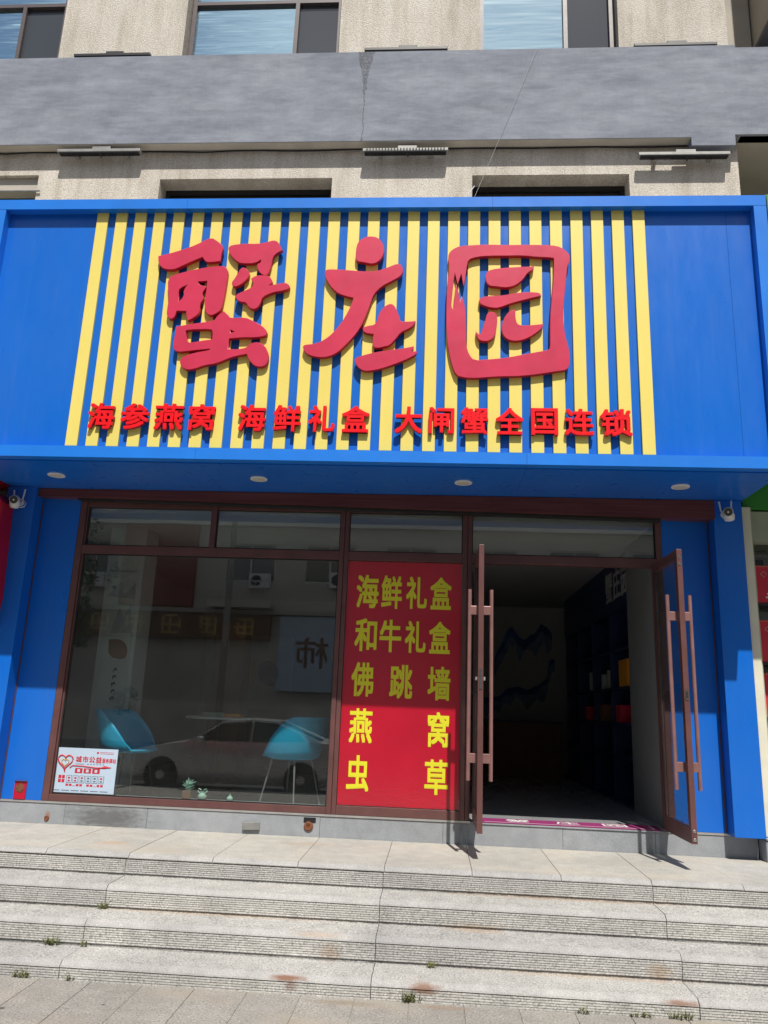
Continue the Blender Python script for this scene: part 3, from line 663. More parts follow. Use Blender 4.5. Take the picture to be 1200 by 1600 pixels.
# roller shutter box, sagging to the right
mb = MB(); bm = mb.bm
v = [bm.verts.new(p) for p in ((-3.815, -.12, 2.925), (2.462, -.165, 2.828), (2.462, -.165, 2.998), (-3.815, -.12, 3.0), (-3.815, .0, 2.93), (2.462, .0, 2.835), (2.462, 0, 2.998), (-3.815, 0, 3.0))]
for f in ((0, 1, 2, 3), (5, 4, 7, 6), (4, 0, 3, 7), (1, 5, 6, 2), (3, 2, 6, 7), (4, 5, 1, 0)): bm.faces.new([v[i] for i in f])
sb = mb.build('shutter_box', 'wood', sf)
mb = MB(); bm = mb.bm
v = [bm.verts.new(p) for p in ((-3.42, -.10, 2.905), (2.0, -.11, 2.815), (2.0, -.11, 2.842), (-3.42, -.10, 2.922), (-3.42, -.02, 2.905), (2.0, -.02, 2.815), (2.0, -.02, 2.842), (-3.42, -.02, 2.922))]
for f in ((0, 1, 2, 3), (5, 4, 7, 6), (4, 0, 3, 7), (1, 5, 6, 2), (3, 2, 6, 7), (4, 5, 1, 0)): bm.faces.new([v[i] for i in f])
mb.build('shutter_slot', 'gasket', sf)
# frame members
FY0, FY1 = -.004, .075
def member(x0, x1, z0, z1, name='frame_member', y0=FY0, m='frame'):
    return box(name, m, x0, x1, y0, FY1, z0, z1, sf, bev=.002)
member(-3.421, -3.362, .189, 2.95, 'jamb'); member(-3.36, -3.345, .247, 2.95, 'glazing_bead', .012)
member(-2.137, -2.087, 2.487, 2.95, 'mullion')
member(-.903, -.862, .189, 2.95, 'mullion'); member(-.859, -.82, .189, 2.95, 'mullion', .004)
member(.235, .278, .189, 2.95, 'mullion'); member(.281, .322, .189, 2.95, 'mullion', .006)
member(1.977, 2.030, .189, 2.95, 'jamb')
member(-3.36, -.905, 2.405, 2.485, 'transom'); member(-.818, .233, 2.405, 2.485, 'transom'); member(.324, 1.975, 2.405, 2.485, 'transom')
member(-3.36, -.905, .189, .246, 'bottom_rail'); member(-.818, .233, .189, .262, 'bottom_rail')
member(-3.36, 1.975, 2.86, 2.95, 'head_rail', .01)
for a, b, c, d in ((-3.345, -2.137, 2.487, 2.86), (-2.087, -.903, 2.487, 2.86), (-.82, .235, 2.487, 2.86), (.322, 1.977, 2.487, 2.86), (-3.345, -.903, .247, 2.404)):
    g = MB().box(a, a + .009, .018, .03, c, d).box(b - .009, b, .018, .03, c, d).box(a + .009, b - .009, .018, .03, d - .009, d).box(a + .009, b - .009, .018, .03, c, c + .009)
    g.build('gasket', 'gasket', sf)
    box('pane', 'glass', a, b, .031, .037, c, d, sf)
box('pane', 'glass', -.82, .235, .031, .037, .262, 2.404, sf)
# open door leaves, swung out square to the front
def leaf(x, sgn):
    """x: plane of the leaf; sgn: side of its inner face"""
    y0, y1, z0, z1 = -.745, .012, .196, 2.425; t = .021; st = .062
    x0, x1 = x - t, x + t
    f = MB()
    f.box(x0, x1, y0, y0 + st, z0, z1, .002); f.box(x0, x1, y1 - st, y1, z0, z1, .002)
    f.box(x0 + .001, x1 - .001, y0 + st, y1 - st, z1 - .075, z1, .001); f.box(x0 + .001, x1 - .001, y0 + st, y1 - st, z0, z0 + .115, .001)
    o = f.build('door_leaf', 'frame', sf)
    for q in (x0 + .004, x1 - .010):
        box('gasket', 'gasket', q, q + .006, y0 + st, y0 + st + .008, z0 + .115, z1 - .075, o)
        box('gasket', 'gasket', q, q + .006, y1 - st - .008, y1 - st, z0 + .115, z1 - .075, o)
    box('pane', 'glass', x - .004, x + .004, y0 + st + .001, y1 - st - .001, z0 + .116, z1 - .076, o)
    for s in (-1, 1):
        hx = x + s * .088; hy = y0 + .085
        h = MB().tube([(hx, hy, .568), (hx, hy, 2.062)], .0155, 14).build('pull_handle', 'handle_brown', o, smooth=True)
    for z in (.735, 1.89):
        box('handle_bracket', 'handle_brown', x - .088, x + .088, y0 + .072, y0 + .098, z - .036, z + .036, o, bev=.003)
    return o
L = leaf(.366, 1); R_ = leaf(1.952, -1)
box('lock_plate', 'steel', .355, .377, -.7495, -.7452, 1.26, 1.42, L)
for s in (-1, 1): MB().lathe([(.014, 0), (.016, .004), (.016, .016), (.010, .02)], (.366 + s * .021 + (0 if s > 0 else -.02), -.70, 1.345), 12, 'x').build('lock_cylinder', 'steel', L)
box('lock_plate', 'steel', 1.940, 1.964, -.7495, -.7452, 1.235, 1.315, R_); box('lock_slot', 'gasket', 1.946, 1.958, -.7515, -.7497, 1.25, 1.30, R_)
for z in (.225, .285, 2.305, 2.36): MB().lathe([(.010, -.7505), (.012, -.749), (.012, -.7453)], (1.952, 0, z), 10, 'y').build('bolt_plate', 'steel', R_)

# ================================================================== things on the front
pn = box('red_window_poster', 'poster', -.815, .231, .0265, .0295, .268, 2.398, label='tall red window poster with yellow Chinese characters', cat='poster')
PT = [('海', -.729, -.524, 1.968, 2.274), ('鲜', -.500, -.311, 1.968, 2.273), ('礼', -.273, -.082, 1.972, 2.268), ('盒', -.053, .142, 1.972, 2.268),
      ('和', -.727, -.526, 1.578, 1.872), ('牛', -.501, -.305, 1.577, 1.868), ('礼', -.272, -.084, 1.577, 1.863), ('盒', -.056, .139, 1.577, 1.864),
      ('佛', -.740, -.540, 1.180, 1.480), ('跳', -.397, -.193, 1.172, 1.468), ('墙', -.058, .144, 1.171, 1.464),
      ('燕', -.739, -.535, .783, 1.078), ('窝', -.049, .138, .775, 1.071), ('虫', -.743, -.548, .382, .681), ('草', -.066, .137, .382, .672)]
for ch, a, b, c, d in PT:
    place('yellow_character', glyph(ch, a, b, c, d, .0233, .0013, 'poster_yellow', .023), pn)
# volunteer station sticker
st = box('notice_board', 'sheet', -3.372, -2.792, .0265, .030, .262, .640, label='pale notice with red heart logo in lower left window corner', cat='notice')
def mark(x, z, w, h, m='print_red', dy=0): return MB().box(x, x + w, .0255 - dy, .0262 - dy, z, z + h).build('printed_mark', m, st)
for i, ch in enumerate('城市公益'): place('printed_character', glyph(ch, -3.170 + i * .061, -3.115 + i * .061, .518, .572, .0255, .001, 'print_red', .03), st)
for i, ch in enumerate('服务驿站'): place('printed_character', glyph(ch, -2.928 + i * .032, -2.898 + i * .032, .520, .560, .0255, .001, 'print_red', .03), st)
hp = []
for i in range(41):
    t = 2 * math.pi * i / 40; hp.append((-3.262 + .0042 * 16 * math.sin(t) ** 3, .0255, .525 + .0042 * (13 * math.cos(t) - 5 * math.cos(2 * t) - 2 * math.cos(3 * t) - math.cos(4 * t))))
MB().tube(hp, .0062, 5).build('heart_outline', 'print_red', st)
MB().tube([((p[0] + 3.262) * .5 - 3.262, .0245, (p[2] - .525) * .5 + .515) for p in hp], .0035, 5).build('heart_outline', 'gold', st)
MB().tube([(-3.262, .0255, .462), (-3.255, .0255, .43)], .010, 5, .003).build('ribbon', 'print_red', st)
MB().tube([(-3.215, .0255, .470), (-3.19, .0255, .490), (-3.10, .0255, .488), (-2.97, .0255, .478), (-2.90, .0255, .482), (-2.845, .0255, .484)], .005, 5).build('ribbon', 'print_red', st)
MB().prism([(-2.955, .472), (-2.90, .497), (-2.835, .484), (-2.90, .470)], .0252, .0262).build('ribbon', 'print_red', st)
for i in range(3):
    mark(-3.165 + i * .079, .428, .068, .042); mark(-3.143 + i * .079, .437, .024, .024, 'sheet', .001)
for i in range(6):
    o = mark(-3.235 + i * .0585, .345, .050, .062, 'print_dark'); mark(-3.231 + i * .0585, .349, .042, .054, 'sheet', .001); mark(-3.220 + i * .0585, .380, .02, .014, 'print_dark' if i in (3, 4) else 'print_red', .002); mark(-3.220 + i * .0585, .357, .02, .012, 'print_dark' if i > 1 else 'print_red', .002)
for i in range(2):
    for j in range(2): mark(-3.308 + i * .032, .345 + j * .034, .026, .028)
for i in range(11):
    if i != 5: mark(-3.235 + i * .0315, .318, .024, .018 if i not in (2, 8) else .004)
for i in range(6): mark(-3.355 + i * .087, .277, .072, .006, 'print_dark')
MB().lathe([(.010, .0255), (.010, .0262)], (-2.975, 0, .605), 14, 'y').build('printed_mark', 'print_red', st)
for i in range(2): mark(-2.955, .609 - i * .012, .125, .003)
for i in range(6): mark(-3.06 + i * .028, .503, .012, .007, 'print_dark')
mark(-3.17, .503, .08, .004, 'print_dark')
# red cut-out box low on the left blue panel
rb = box('red_socket_plate', 'red_sign', -3.677, -3.570, -.012, -.001, .193, .345, label='small red plate with a burnt round hole low on the left blue panel', cat='socket plate')
MB().lathe([(.036, -.014), (.040, -.0135), (.040, -.0125)], (-3.625, 0, .285), 14, 'y').build('hole', 'rust', rb)
box('dark_lip', 'black', -3.677, -3.570, -.020, -.0125, .337, .345, rb)
# fittings on the plinth
c1 = tag(MB().lathe([(.014, -.008), (.016, -.013), (.030, -.015), (.040, -.010), (.041, .004)], (-1.045, 0, .085), 16, 'y').build('pipe_cap', 'rust', smooth=True), 'rusty round pipe cap in the plinth left of the red poster', 'pipe cap')
box('dark_patch', 'lens', -1.09, -.985, -.0035, -.0015, .115, .155, c1)
tag(MB().lathe([(.010, -.006), (.020, -.008), (.026, .004)], (-3.353, 0, .045), 12, 'y').build('pipe_cap', 'rust'), 'small rusty stub on the plinth below the notice', 'pipe cap')
o = box('blank_plate', 'alu_dull', -1.612, -1.463, -.022, -.002, .035, .098, bev=.003, label='tilted blank grey plate stuck on the plinth under the big window', cat='plate'); o.rotation_euler = (0, rad(-3), 0)

# door mat
mt = box('door_mat', 'magenta', .40, 1.93, -.004, .26, .181, .189, bev=.002, label='magenta door mat with white shop name in the doorway', cat='door mat')
for ch, a in (('蟹', .64), ('庄', 1.06), ('园', 1.46)):
    me = glyph(ch, a, a + .20, 0, .14, 0, .001, 'white', .0)
    for v in me.vertices: x, y, z = v.co; v.co = (x, .07 + z, .1912 - y)
    me.flip_normals(); place('mat_character', me, mt)
box('mat_border', 'white', .45, 1.86, .018, .023, .1892, .1902, mt); box('mat_border', 'white', 1.86, 1.866, .018, .235, .1892, .1902, mt)

def sec_cam(x, z, look, label):
    y = -PW; t = thing('security_camera', (x, y, z), label, 'security camera', 'white cameras on the blue pillars')
    MB().lathe([(.034, -.012), (.036, -.006), (.036, 0)], (x, y, z - .005), 16, 'y').build('wall_mount', 'white', t, smooth=True)
    MB().tube([(x, y - .01, z - .01), (x, y - .05, z - .03), (x, y - .075, z - .03)], .018, 8).build('arm', 'white', t, smooth=True)
    hd = MB().lathe([(.012, -.045), (.036, -.038), (.048, -.015), (.050, .010), (.040, .034), (.015, .045)], (x, y - .10, z - .045), 18).build('camera_head', 'white', t, smooth=True)
    d = Vector((look, -.85, -.30)).normalized(); c = Vector((x, y - .10, z)); 
    b = MB().tube([c, c + d * .035, c + d * .066], .040, 16).build('camera_body', 'white', t, smooth=True)
    MB().tube([c + d * .0665, c + d * .072], .036, 16).build('lens_ring', 'lens', b, smooth=True)
    MB().tube([c + d * .0725, c + d * .075], .007, 12).build('lens', 'steel', b)
    for s, h in ((-.045, .10), (.040, .11)):
        MB().tube([(x + s, y - .05, z + .01), (x + s * 1.25, y - .045, z + h)], .0075, 8).build('antenna', 'white', t, smooth=True)
    MB().tube([(x + .03, y - .06, z - .07), (x + .065, y - .05, z - .06), (x + .07, y - .03, z - .02), (x + .05, y - .01, z + .0)], .004, 6).build('cable', 'white', t)
sec_cam(-3.935, 2.852, .25, 'white twin-antenna security camera on the left blue pillar')
sec_cam(2.545, 2.875, -.35, 'white twin-antenna security camera on the right blue pillar')

# ================================================================== shop interior
FZ = .18
tag(box('shop_floor', 'room_floor', -4.0, 3.0, .29, 6.5, -.2, FZ), kind='structure')
tag(box('shop_floor', 'room_floor', -4.0, .33, .08, .288, .15, FZ), kind='structure')
tag(box('shop_ceiling', 'room_wall', -4.0, 3.0, .08, 6.5, 2.83, 2.95), kind='structure')
tag(box('shop_wall', 'room_wall', -4.1, -3.99, .08, 6.5, FZ, 2.83), kind='structure'); tag(box('shop_wall', 'room_wall', 2.62, 2.70, .3, 6.5, FZ, 2.83), kind='structure')
bw = tag(box('back_wall', 'room_wall', -4.0, 2.7, 6.3, 6.45, FZ, 2.83), kind='structure')
tag(box('partition', 'screen', 2.0, 2.6, .09, 1.25, FZ, 2.83), kind='structure')
# mountain mural on the back wall
mr = random.Random(11)
def ridge(pts, thick, m, y):
    top, bot = [], []
    for (xa, za), (xb, zb) in zip(pts, pts[1:]):
        n = max(2, int((xb - xa) / .045))
        for q in range(n):
            f = q / n; x = xa + (xb - xa) * f; z = za + (zb - za) * f + mr.uniform(-.014, .014)
            top.append((x, z)); bot.append((x, z - thick * mr.uniform(.35, 1.15)))
    me = outline_mesh([top + bot[::-1]], .006, m, 0); me.transform(Matrix.Translation((0, y, 0))); place('mural_mountain', me, bw)
M['ink_wash'] = simple('pale_ink_wash', (.15, .20, .30), .8, 0, .3, 6)
for y, m, tk, dz in ((6.29, 'ink_wash', .34, -.05), (6.283, 'ink', .15, 0)):
    ridge([(1.0, 1.98 + dz), (1.13, 2.25 + dz), (1.22, 2.46 + dz), (1.29, 2.50 + dz), (1.40, 2.33 + dz), (1.48, 2.27 + dz), (1.60, 2.36 + dz), (1.68, 2.40 + dz), (1.78, 2.56 + dz), (1.86, 2.50 + dz), (2.0, 2.34 + dz)], tk, m, y)
    ridge([(.70, 1.34 + dz), (.92, 1.31 + dz), (1.08, 1.36 + dz), (1.2, 1.47 + dz), (1.36, 1.52 + dz), (1.52, 1.46 + dz), (1.70, 1.54 + dz), (1.86, 1.66 + dz), (1.90, 1.96 + dz), (2.04, 2.0 + dz)], tk * .8, m, y)
    ridge([(-.95, 1.3 + dz), (-.7, 1.7 + dz), (-.55, 1.62 + dz), (-.4, 1.95 + dz), (-.2, 1.7 + dz), (0, 1.6 + dz), (.2, 1.45 + dz), (.45, 1.40 + dz)], tk, m, y)
# dark blue display shelf along the right side
sh = thing('display_shelf', (2.3, 3.1, FZ), 'navy display shelving with white lettering on its header inside the shop', 'shelf')
box('header', 'navy', 2.02, 2.6, 1.26, 5.4, 2.25, 2.82, sh)
for z in (FZ, .65, 1.0, 1.38, 1.80): box('shelf_board', 'navy', 2.04, 2.6, 1.28, 5.4, z + .0, z + .03, sh)
for y in (1.26, 2.3, 3.35, 4.4, 5.37): box('upright', 'navy', 2.04, 2.6, y, y + .03, FZ + .031, 2.249, sh)
box('shelf_back', 'navy', 2.601, 2.618, 1.26, 5.4, FZ, 2.8, sh)
for i, ch in enumerate('蟹庄园'):
    me = glyph(ch, 0, .34, 2.37, 2.72, 0, .01, 'room_wall', .02)
    for v in me.vertices: x, y, z = v.co; v.co = (2.015 + y * .5, 2.35 - i * .40 - x, z)
    place('header_character', me, sh)
tag(box('orange_carton', 'orange', 2.05, 2.35, 1.55, 1.95, 1.411, 1.70, bev=.004), 'orange carton standing on the shelf just inside the door', 'carton')
tag(box('red_carton', 'gift', 2.06, 2.35, 1.95, 2.2, 1.031, 1.22, bev=.004), 'dark red carton on the lower shelf behind the orange one', 'carton')
for i, (y, z, h, w, m) in enumerate(((2.6, 1.411, .22, .12, 'pale'), (2.9, 1.411, .18, .14, 'room_wall'), (3.7, 1.411, .24, .12, 'room_wall'), (3.0, 1.031, .2, .2, 'wood_mid'), (4.0, 1.031, .18, .2, 'gift'))):
    tag(box('shelf_package', m, 2.08, 2.3, y, y + w, z, z + h, bev=.004), 'package %s on the dim shelf inside the shop' % ('of pale green in the nearest bay', 'white and squat beside the pale green one', 'white and tall in the third bay', 'brown and wide on the lower board', 'red and wide on the lower board')[i], 'package', 'packages on the shop shelf')
# back counter
ct = thing('counter', (1.3, 5.4, FZ), 'low dark counter at the back of the shop', 'counter')
box('counter_body', 'wood_mid', .8, 1.9, 5.2, 5.7, FZ, .95, ct); box('counter_top', 'black', .77, 1.93, 5.17, 5.73, .951, .985, ct)
# column with scroll by the window
co = thing('column', (-3.25, .95, FZ), 'pale square column with a hanging grey ink scroll behind the left pane', 'column')
box('shaft', 'room_pillar', -3.43, -3.04, .78, 1.13, FZ, 2.829, co)
sc = box('scroll', 'scroll', -3.385, -3.085, .765, .779, .75, 2.36, co)
place('scroll_print', (lambda me: (me.transform(Matrix.Translation((0, .762, 0))), me)[1])(outline_mesh([[(-3.30, 1.49), (-3.13, 1.46), (-3.10, 1.53), (-3.12, 1.62), (-3.20, 1.67), (-3.31, 1.66)]], .002, 'wood_mid', 0)), sc)
for s_ in ([(-3.31, 1.72), (-3.24, 1.98), (-3.18, 1.90), (-3.12, 2.02), (-3.09, 1.74)], [(-3.38, 2.1), (-3.3, 2.22), (-3.2, 2.12), (-3.1, 2.25), (-3.09, 2.08)]):
    place('scroll_print', (lambda me: (me.transform(Matrix.Translation((0, .762, 0))), me)[1])(outline_mesh([s_], .002, 'scroll_wash', 0, 2)), sc)
for i in range(5): place('scroll_print', (lambda me: (me.transform(Matrix.Translation((0, .761, 0))), me)[1])(outline_mesh([[(-3.235 + random.uniform(-.01, .01), 1.37 - i * .07), (-3.20, 1.385 - i * .07), (-3.185, 1.35 - i * .07), (-3.21, 1.36 - i * .07), (-3.225, 1.33 - i * .07)]], .002, 'black', 0)), sc)
box('scroll_print', 'black', -3.26, -3.17, .760, .764, .93, .955, sc)
tag(box('wooden_cabinet', 'wood_mid', -2.85, -2.45, 3.0, 3.4, FZ, 2.1, bev=.01), 'tall brown cabinet standing behind the left chair inside', 'cabinet')
# colourful painting on the back wall
pt = box('wall_painting', 'scroll', -3.9, -2.4, 6.25, 6.289, 1.0, 2.2, label='wide painting with yellow and blue splashes on the back wall', cat='painting')
for lp, m in (([(-3.7, 1.75), (-3.4, 1.9), (-3.1, 1.85), (-2.95, 1.6), (-3.1, 1.3), (-3.5, 1.25), (-3.75, 1.4)], 'gold'), ([(-2.95, 1.75), (-2.75, 1.8), (-2.6, 1.6), (-2.7, 1.35), (-2.9, 1.4), (-2.98, 1.55)], 'ink')):
    place('paint_splash', (lambda me: (me.transform(Matrix.Translation((0, 6.243, 0))), me)[1])(outline_mesh([lp], .006, m, 0)), pt)
def chair(x, y, rz, label, lm):
    t = thing('tub_chair', (x, y, FZ), label, 'chair', 'teal plastic chairs in the window')
    bm = bmesh.new(); rings = []
    NA = 28
    for j, (r, lift) in enumerate(((.02, .415), (.12, .413), (.20, .42), (.245, .44), (.262, .50), (.270, .60), (.272, .72), (.274, .80))):
        ring = []
        for k in range(NA):
            a = 2 * math.pi * k / NA; back = max(0, math.cos(a)); prof = min(1, max(0, (math.cos(a) + .55) / 1.1)) ** .7
            z = lift if lift < .45 else .44 + (lift - .44) * prof
            rr = r if lift < .45 else .245 + (r - .245) * 1 + back * (z - .44) * .18
            ring.append(bm.verts.new((-rr * math.cos(a) , rr * 1.02 * math.sin(a), z)))
        rings.append(ring)
    bm.faces.new(rings[0])
    for j in range(len(rings) - 1):
        for k in range(NA):
            q = (rings[j][k], rings[j][(k + 1) % NA], rings[j + 1][(k + 1) % NA], rings[j + 1][k])
            bm.faces.new(q)
    bmesh.ops.recalc_face_normals(bm, faces=bm.faces)
    bmesh.ops.solidify(bm, geom=list(bm.faces), thickness=.014)
    me = bpy.data.meshes.new('seat_shell'); bm.to_mesh(me); bm.free(); me.materials.append(M['teal'])
    for p in me.polygons: p.use_smooth = True
    o = bpy.data.objects.new('seat_shell', me); C.objects.link(o); o.parent = t
    for sx in (-1, 1):
        for sy in (-1, 1):
            l = MB().tube([(sx * .13, sy * .13, .412), (sx * .20, sy * .20, 0)], .010, 8, .006).mesh('leg', lm)
            o = bpy.data.objects.new('leg', l); C.objects.link(o); o.parent = t
    t.rotation_euler = (0, 0, rz)
    return t
chair(-2.86, .44, rad(-12), 'teal tub chair with black legs beside the column', 'black')
chair(-1.30, .45, rad(152), 'teal tub chair with pale legs left of the red poster', 'alu_dull')
tb = thing('round_table', (-2.33, 1.6, FZ), 'round white pedestal table between the teal chairs', 'table')
MB().lathe([(.02, .90), (.345, .905), (.36, .915), (.36, .925), (.345, .932), (.01, .932)], (-2.33, 1.6, 0), 32).build('table_top', 'white', tb, smooth=True)
MB().lathe([(.22, FZ), (.21, FZ + .015), (.03, FZ + .03), (.025, FZ + .1), (.025, .90)], (-2.33, 1.6, 0), 20).build('pedestal', 'black', tb, smooth=True)
tag(box('book', 'pale', -2.45, -2.22, 1.36, 1.56, .933, .975, bev=.002), 'pale magazine lying on the round table', 'magazine')
tag(box('book', 'orange', -2.30, -2.05, 1.38, 1.56, .933, .966, bev=.002), 'yellow-orange booklet lying on the round table', 'booklet')
# window ledge ornaments
tag(box('window_ledge', 'room_wall', -3.36, -.90, .078, .155, .1801, .245, bev=.002), kind='structure')
pp = thing('potted_plant', (-2.165, .118, .246), 'tiny pale succulent in a brown square pot on the window ledge', 'plant')
box('pot', 'wood_mid', -2.20, -2.13, .09, .146, .246, .315, pp, bev=.004)
mb = MB()
for i in range(22):
    a = random.uniform(0, 6.28); e = random.uniform(.2, 1.4); L_ = random.uniform(.04, .085); c = Vector((-2.165, .118, .316 + random.uniform(0, .05))); d = Vector((math.cos(a) * math.cos(e), math.sin(a) * math.cos(e), math.sin(e)))
    mb.tube([c, c + d * L_ * .6, c + d * L_], .0085, 5, .002)
mb.build('leaves', 'mint', pp)
for x, s, lab in ((-2.025, 1.0, 'mint glazed jar with looped handles on the window ledge'), (-1.775, .72, 'smallest mint jar on the window ledge, right of the handled one')):
    j = thing('ceramic_jar', (x, .118, .246), lab, 'jar', 'mint jars on the window ledge')
    MB().lathe([(.018 * s, .246), (.036 * s, .246 + .012 * s), (.040 * s, .246 + .03 * s), (.022 * s, .246 + .05 * s), (.016 * s, .246 + .058 * s), (.020 * s, .246 + .066 * s)], (x, .118, 0), 16).build('body', 'mint', j, smooth=True)
    if s == 1:
        for q in (-1, 1): MB().tube([(x + q * .02, .118, .296), (x + q * .042, .118, .315), (x + q * .034, .118, .336), (x + q * .012, .118, .326)], .006, 6).build('handle', 'mint', j)
    else: MB().tube([(x, .118, .285), (x, .118, .305)], .007, 6, .002).build('stopper', 'mint', j)

# ================================================================== neighbours
nl = thing('red_neighbour_sign', (-4.9, -.5, 1.75), 'red lightbox of the neighbouring shop at the left edge', 'sign')
MB().prism([(-6.5, 1.45), (-3.985, 1.66), (-3.962, 1.95), (-4.00, 2.80), (-4.06, 2.88), (-6.5, 2.9)], -.36, -.165).build('light_box', 'red_sign', nl)
box('mounting', 'black', -6.3, -4.12, -.16, -.001, 1.6, 2.8, nl)
lw = thing('left_neighbour_shop', (-5.5, 0, .17), 'plain shopfront of the left neighbour behind the blue pillar', 'storefront')
box('wall', 'pale', -9, -4.085, 0, .25, .17, 5.44, lw)
box('shade_canopy', 'red_sign', -9, -4.09, -1.05, -.002, 3.0, 5.42, lw)  # unseen canopy, added to keep the red lightbox in shade
box('bounce_cover', 'reveal', -9, -4.09, -1.05, -.002, 5.422, 5.44, lw)  # unseen cover over the added canopy
rn = thing('right_neighbour_shop', (4, 0, .0), 'neighbouring shop with green sign and cream pilaster at the right edge', 'storefront')
box('pilaster', 'cream', 2.712, 2.785, -.12, .10, .19, 2.955, rn, bev=.003)
box('pilaster', 'pale', 2.788, 2.80, -.10, .10, .19, 2.955, rn)
box('lintel_panel', 'pale', 2.802, 6.5, -.02, .10, 2.66, 2.940, rn)
box('green_panel', 'green', 2.745, 6.5, -.06, .08, 2.957, 5.40, rn)
box('green_sign', 'green', 2.748, 6.5, -1.07, -.07, 3.25, 5.475, rn)
box('bounce_cover', 'reveal', 2.75, 6.5, -1.05, -.08, 5.477, 5.487, rn)  # unseen cover, added to stop green bounce into the recess
box('display_back', 'gasket', 2.81, 6.5, .35, .45, .2, 2.65, rn)
box('display_side', 'wood_mid', 2.801, 2.809, .11, .45, .2, 2.655, rn)
box('pane', 'glass', 2.811, 6.5, .26, .266, .2, 2.655, rn)
box('plinth_stone', 'granite_plinth', 2.70, 6.5, -.14, .45, -.03, .165, rn, bev=.01); box('sill_flashing', 'alu', 2.70, 6.5, -.15, .0, .167, .186, rn, bev=.004)
gp = [(2.12, 2.46, .002), (1.60, 1.97, -.004), (1.13, 1.51, -.012), (.74, 1.05, -.01), (.3, .66, -.01)]
gl = ['highest red gift box', 'second red gift box from the top', 'third red gift box from the top', 'fourth red gift box from the top', 'lowest red gift box']
for (z0, z1, d), lb in zip(gp, gl):
    g = thing('gift_box', (3.1, .18, z0), lb + ' in the right neighbour\'s display window', 'gift box', 'red gift boxes in the neighbour window')
    box('carton', 'gift', 2.836, 3.33, .05, .17, z0, z1, g, bev=.006)
    MB().tube([(2.90, .049, z1 - .08), (2.93, .049, z1 - .055), (2.955, .049, z1 - .08), (2.93, .049, z1 - .105), (2.90, .049, z1 - .08)], .003, 5).build('round_emblem', 'pale', g)
    box('gold_label', 'gold', 2.975, 3.06, .044, .049, z0 + .10, z1 - .06, g)
    for q in range(3): box('white_mark', 'white', 2.930 + q * .014, 2.958 + q * .014, .043, .0485, z0 + .045 + q * .03, z0 + .058 + q * .032, g)
    MB().box(2.858, 2.861, .0465, .0495, z0 + .01, z1 - .01).box(2.861, 3.33, .0465, .0495, z1 - .013, z1 - .01).build('gold_line', 'gold', g)
    box('shelf_board', 'black', 2.812, 6.0, .04, .25, z0 - .022, z0 - .002, rn)

# ================================================================== across the street (seen as reflections)
ob = thing('opposite_building', (0, -27, -.56), 'long beige apartment row across the road with shops below', 'building')
Wd = []
rows = [(5.9, 7.5), (8.9, 10.5), (11.9, 13.4)]
for z0, z1 in rows:
    for i in range(-9, 10):
        x = i * 3.3 + 1.2; Wd.append((x, x + 2.1, z0, z1))
wall_grid('wall', 'beige_block', [-31, 34], [-.56, 14.6], [(a, b, c, d) for a, b, c, d in Wd], -24.6, .3, ob)
for a, b, c, d in Wd:
    f = MB().box(a, b, -24.42, -24.38, c, c + .06).box(a, b, -24.42, -24.38, d - .06, d).box(a, a + .06, -24.42, -24.38, c + .06, d - .06).box(b - .06, b, -24.42, -24.38, c + .06, d - .06).box((a + b) / 2 - .03, (a + b) / 2 + .03, -24.42, -24.38, c + .06, d - .06).build('window', 'white', ob)
    box('pane', 'dim_glass', a, b, -24.45, -24.43, c, d, f)
box('wall', 'brick_red', -13.0, -9.9, -24.29, -24.1, 4.8, 8.2, ob)
box('wall', 'beige_block', -31, 34, -34, -24.61, 13.0, 14.5, ob)
box('wall', 'pale', -31, 34, -25.2, -25.0, -.56, 4.2, ob)
for a, b, z0, z1, m, s in ((-30, -18, 3.2, 4.5, 'ink', ''), (-17.5, -6.6, 3.5, 4.75, 'wood_mid', ''), (-6.2, -.9, 1.6, 4.5, 'sheet', '柿'), (-.5, 8, 3.2, 4.5, 'red_sign', ''), (9, 20, 3.2, 4.5, 'pale', '')):
    q_ = thing('shop_fascia', ((a + b) / 2, -24.2, z0), 'fascia board of a shop across the road, %s' % {'ink': 'dark blue', 'wood_mid': 'brown with yellow blocks', 'sheet': 'tall and white', 'red_sign': 'red', 'pale': 'grey-green'}[m], 'fascia board', 'shop fascias across the road')
    box('board', m, a, b, -24.25, -24.0, z0, z1, q_)
    if m == 'wood_mid':
        for k in range(7):
            e = MB(); er = random.Random(k)
            for q in range(3): zz = z0 + .2 + q * .3 + er.uniform(-.04, .04); e.box(a + .45 + k * 1.5 + er.uniform(0, .2), a + 1.3 + k * 1.5 - er.uniform(0, .25), -23.99, -23.97, zz, zz + .09)
            for q in range(3): xx = a + .5 + k * 1.5 + q * .3 + er.uniform(-.05, .08); e.box(xx, xx + .1, -23.995, -23.975, z0 + .15 + er.uniform(0, .3), z0 + .95 - er.uniform(0, .25))
            e.build('fascia_emblem', 'gold', q_)
    if s:
        me = glyph(s, 0, 1.3, 2.5, 3.7, 0, .03, 'wood_mid', .01)
        for v in me.vertices: x, y, z = v.co; v.co = (-4.2 - x, -23.99 - y, z)
        me.flip_normals(); place('fascia_character', me, q_)
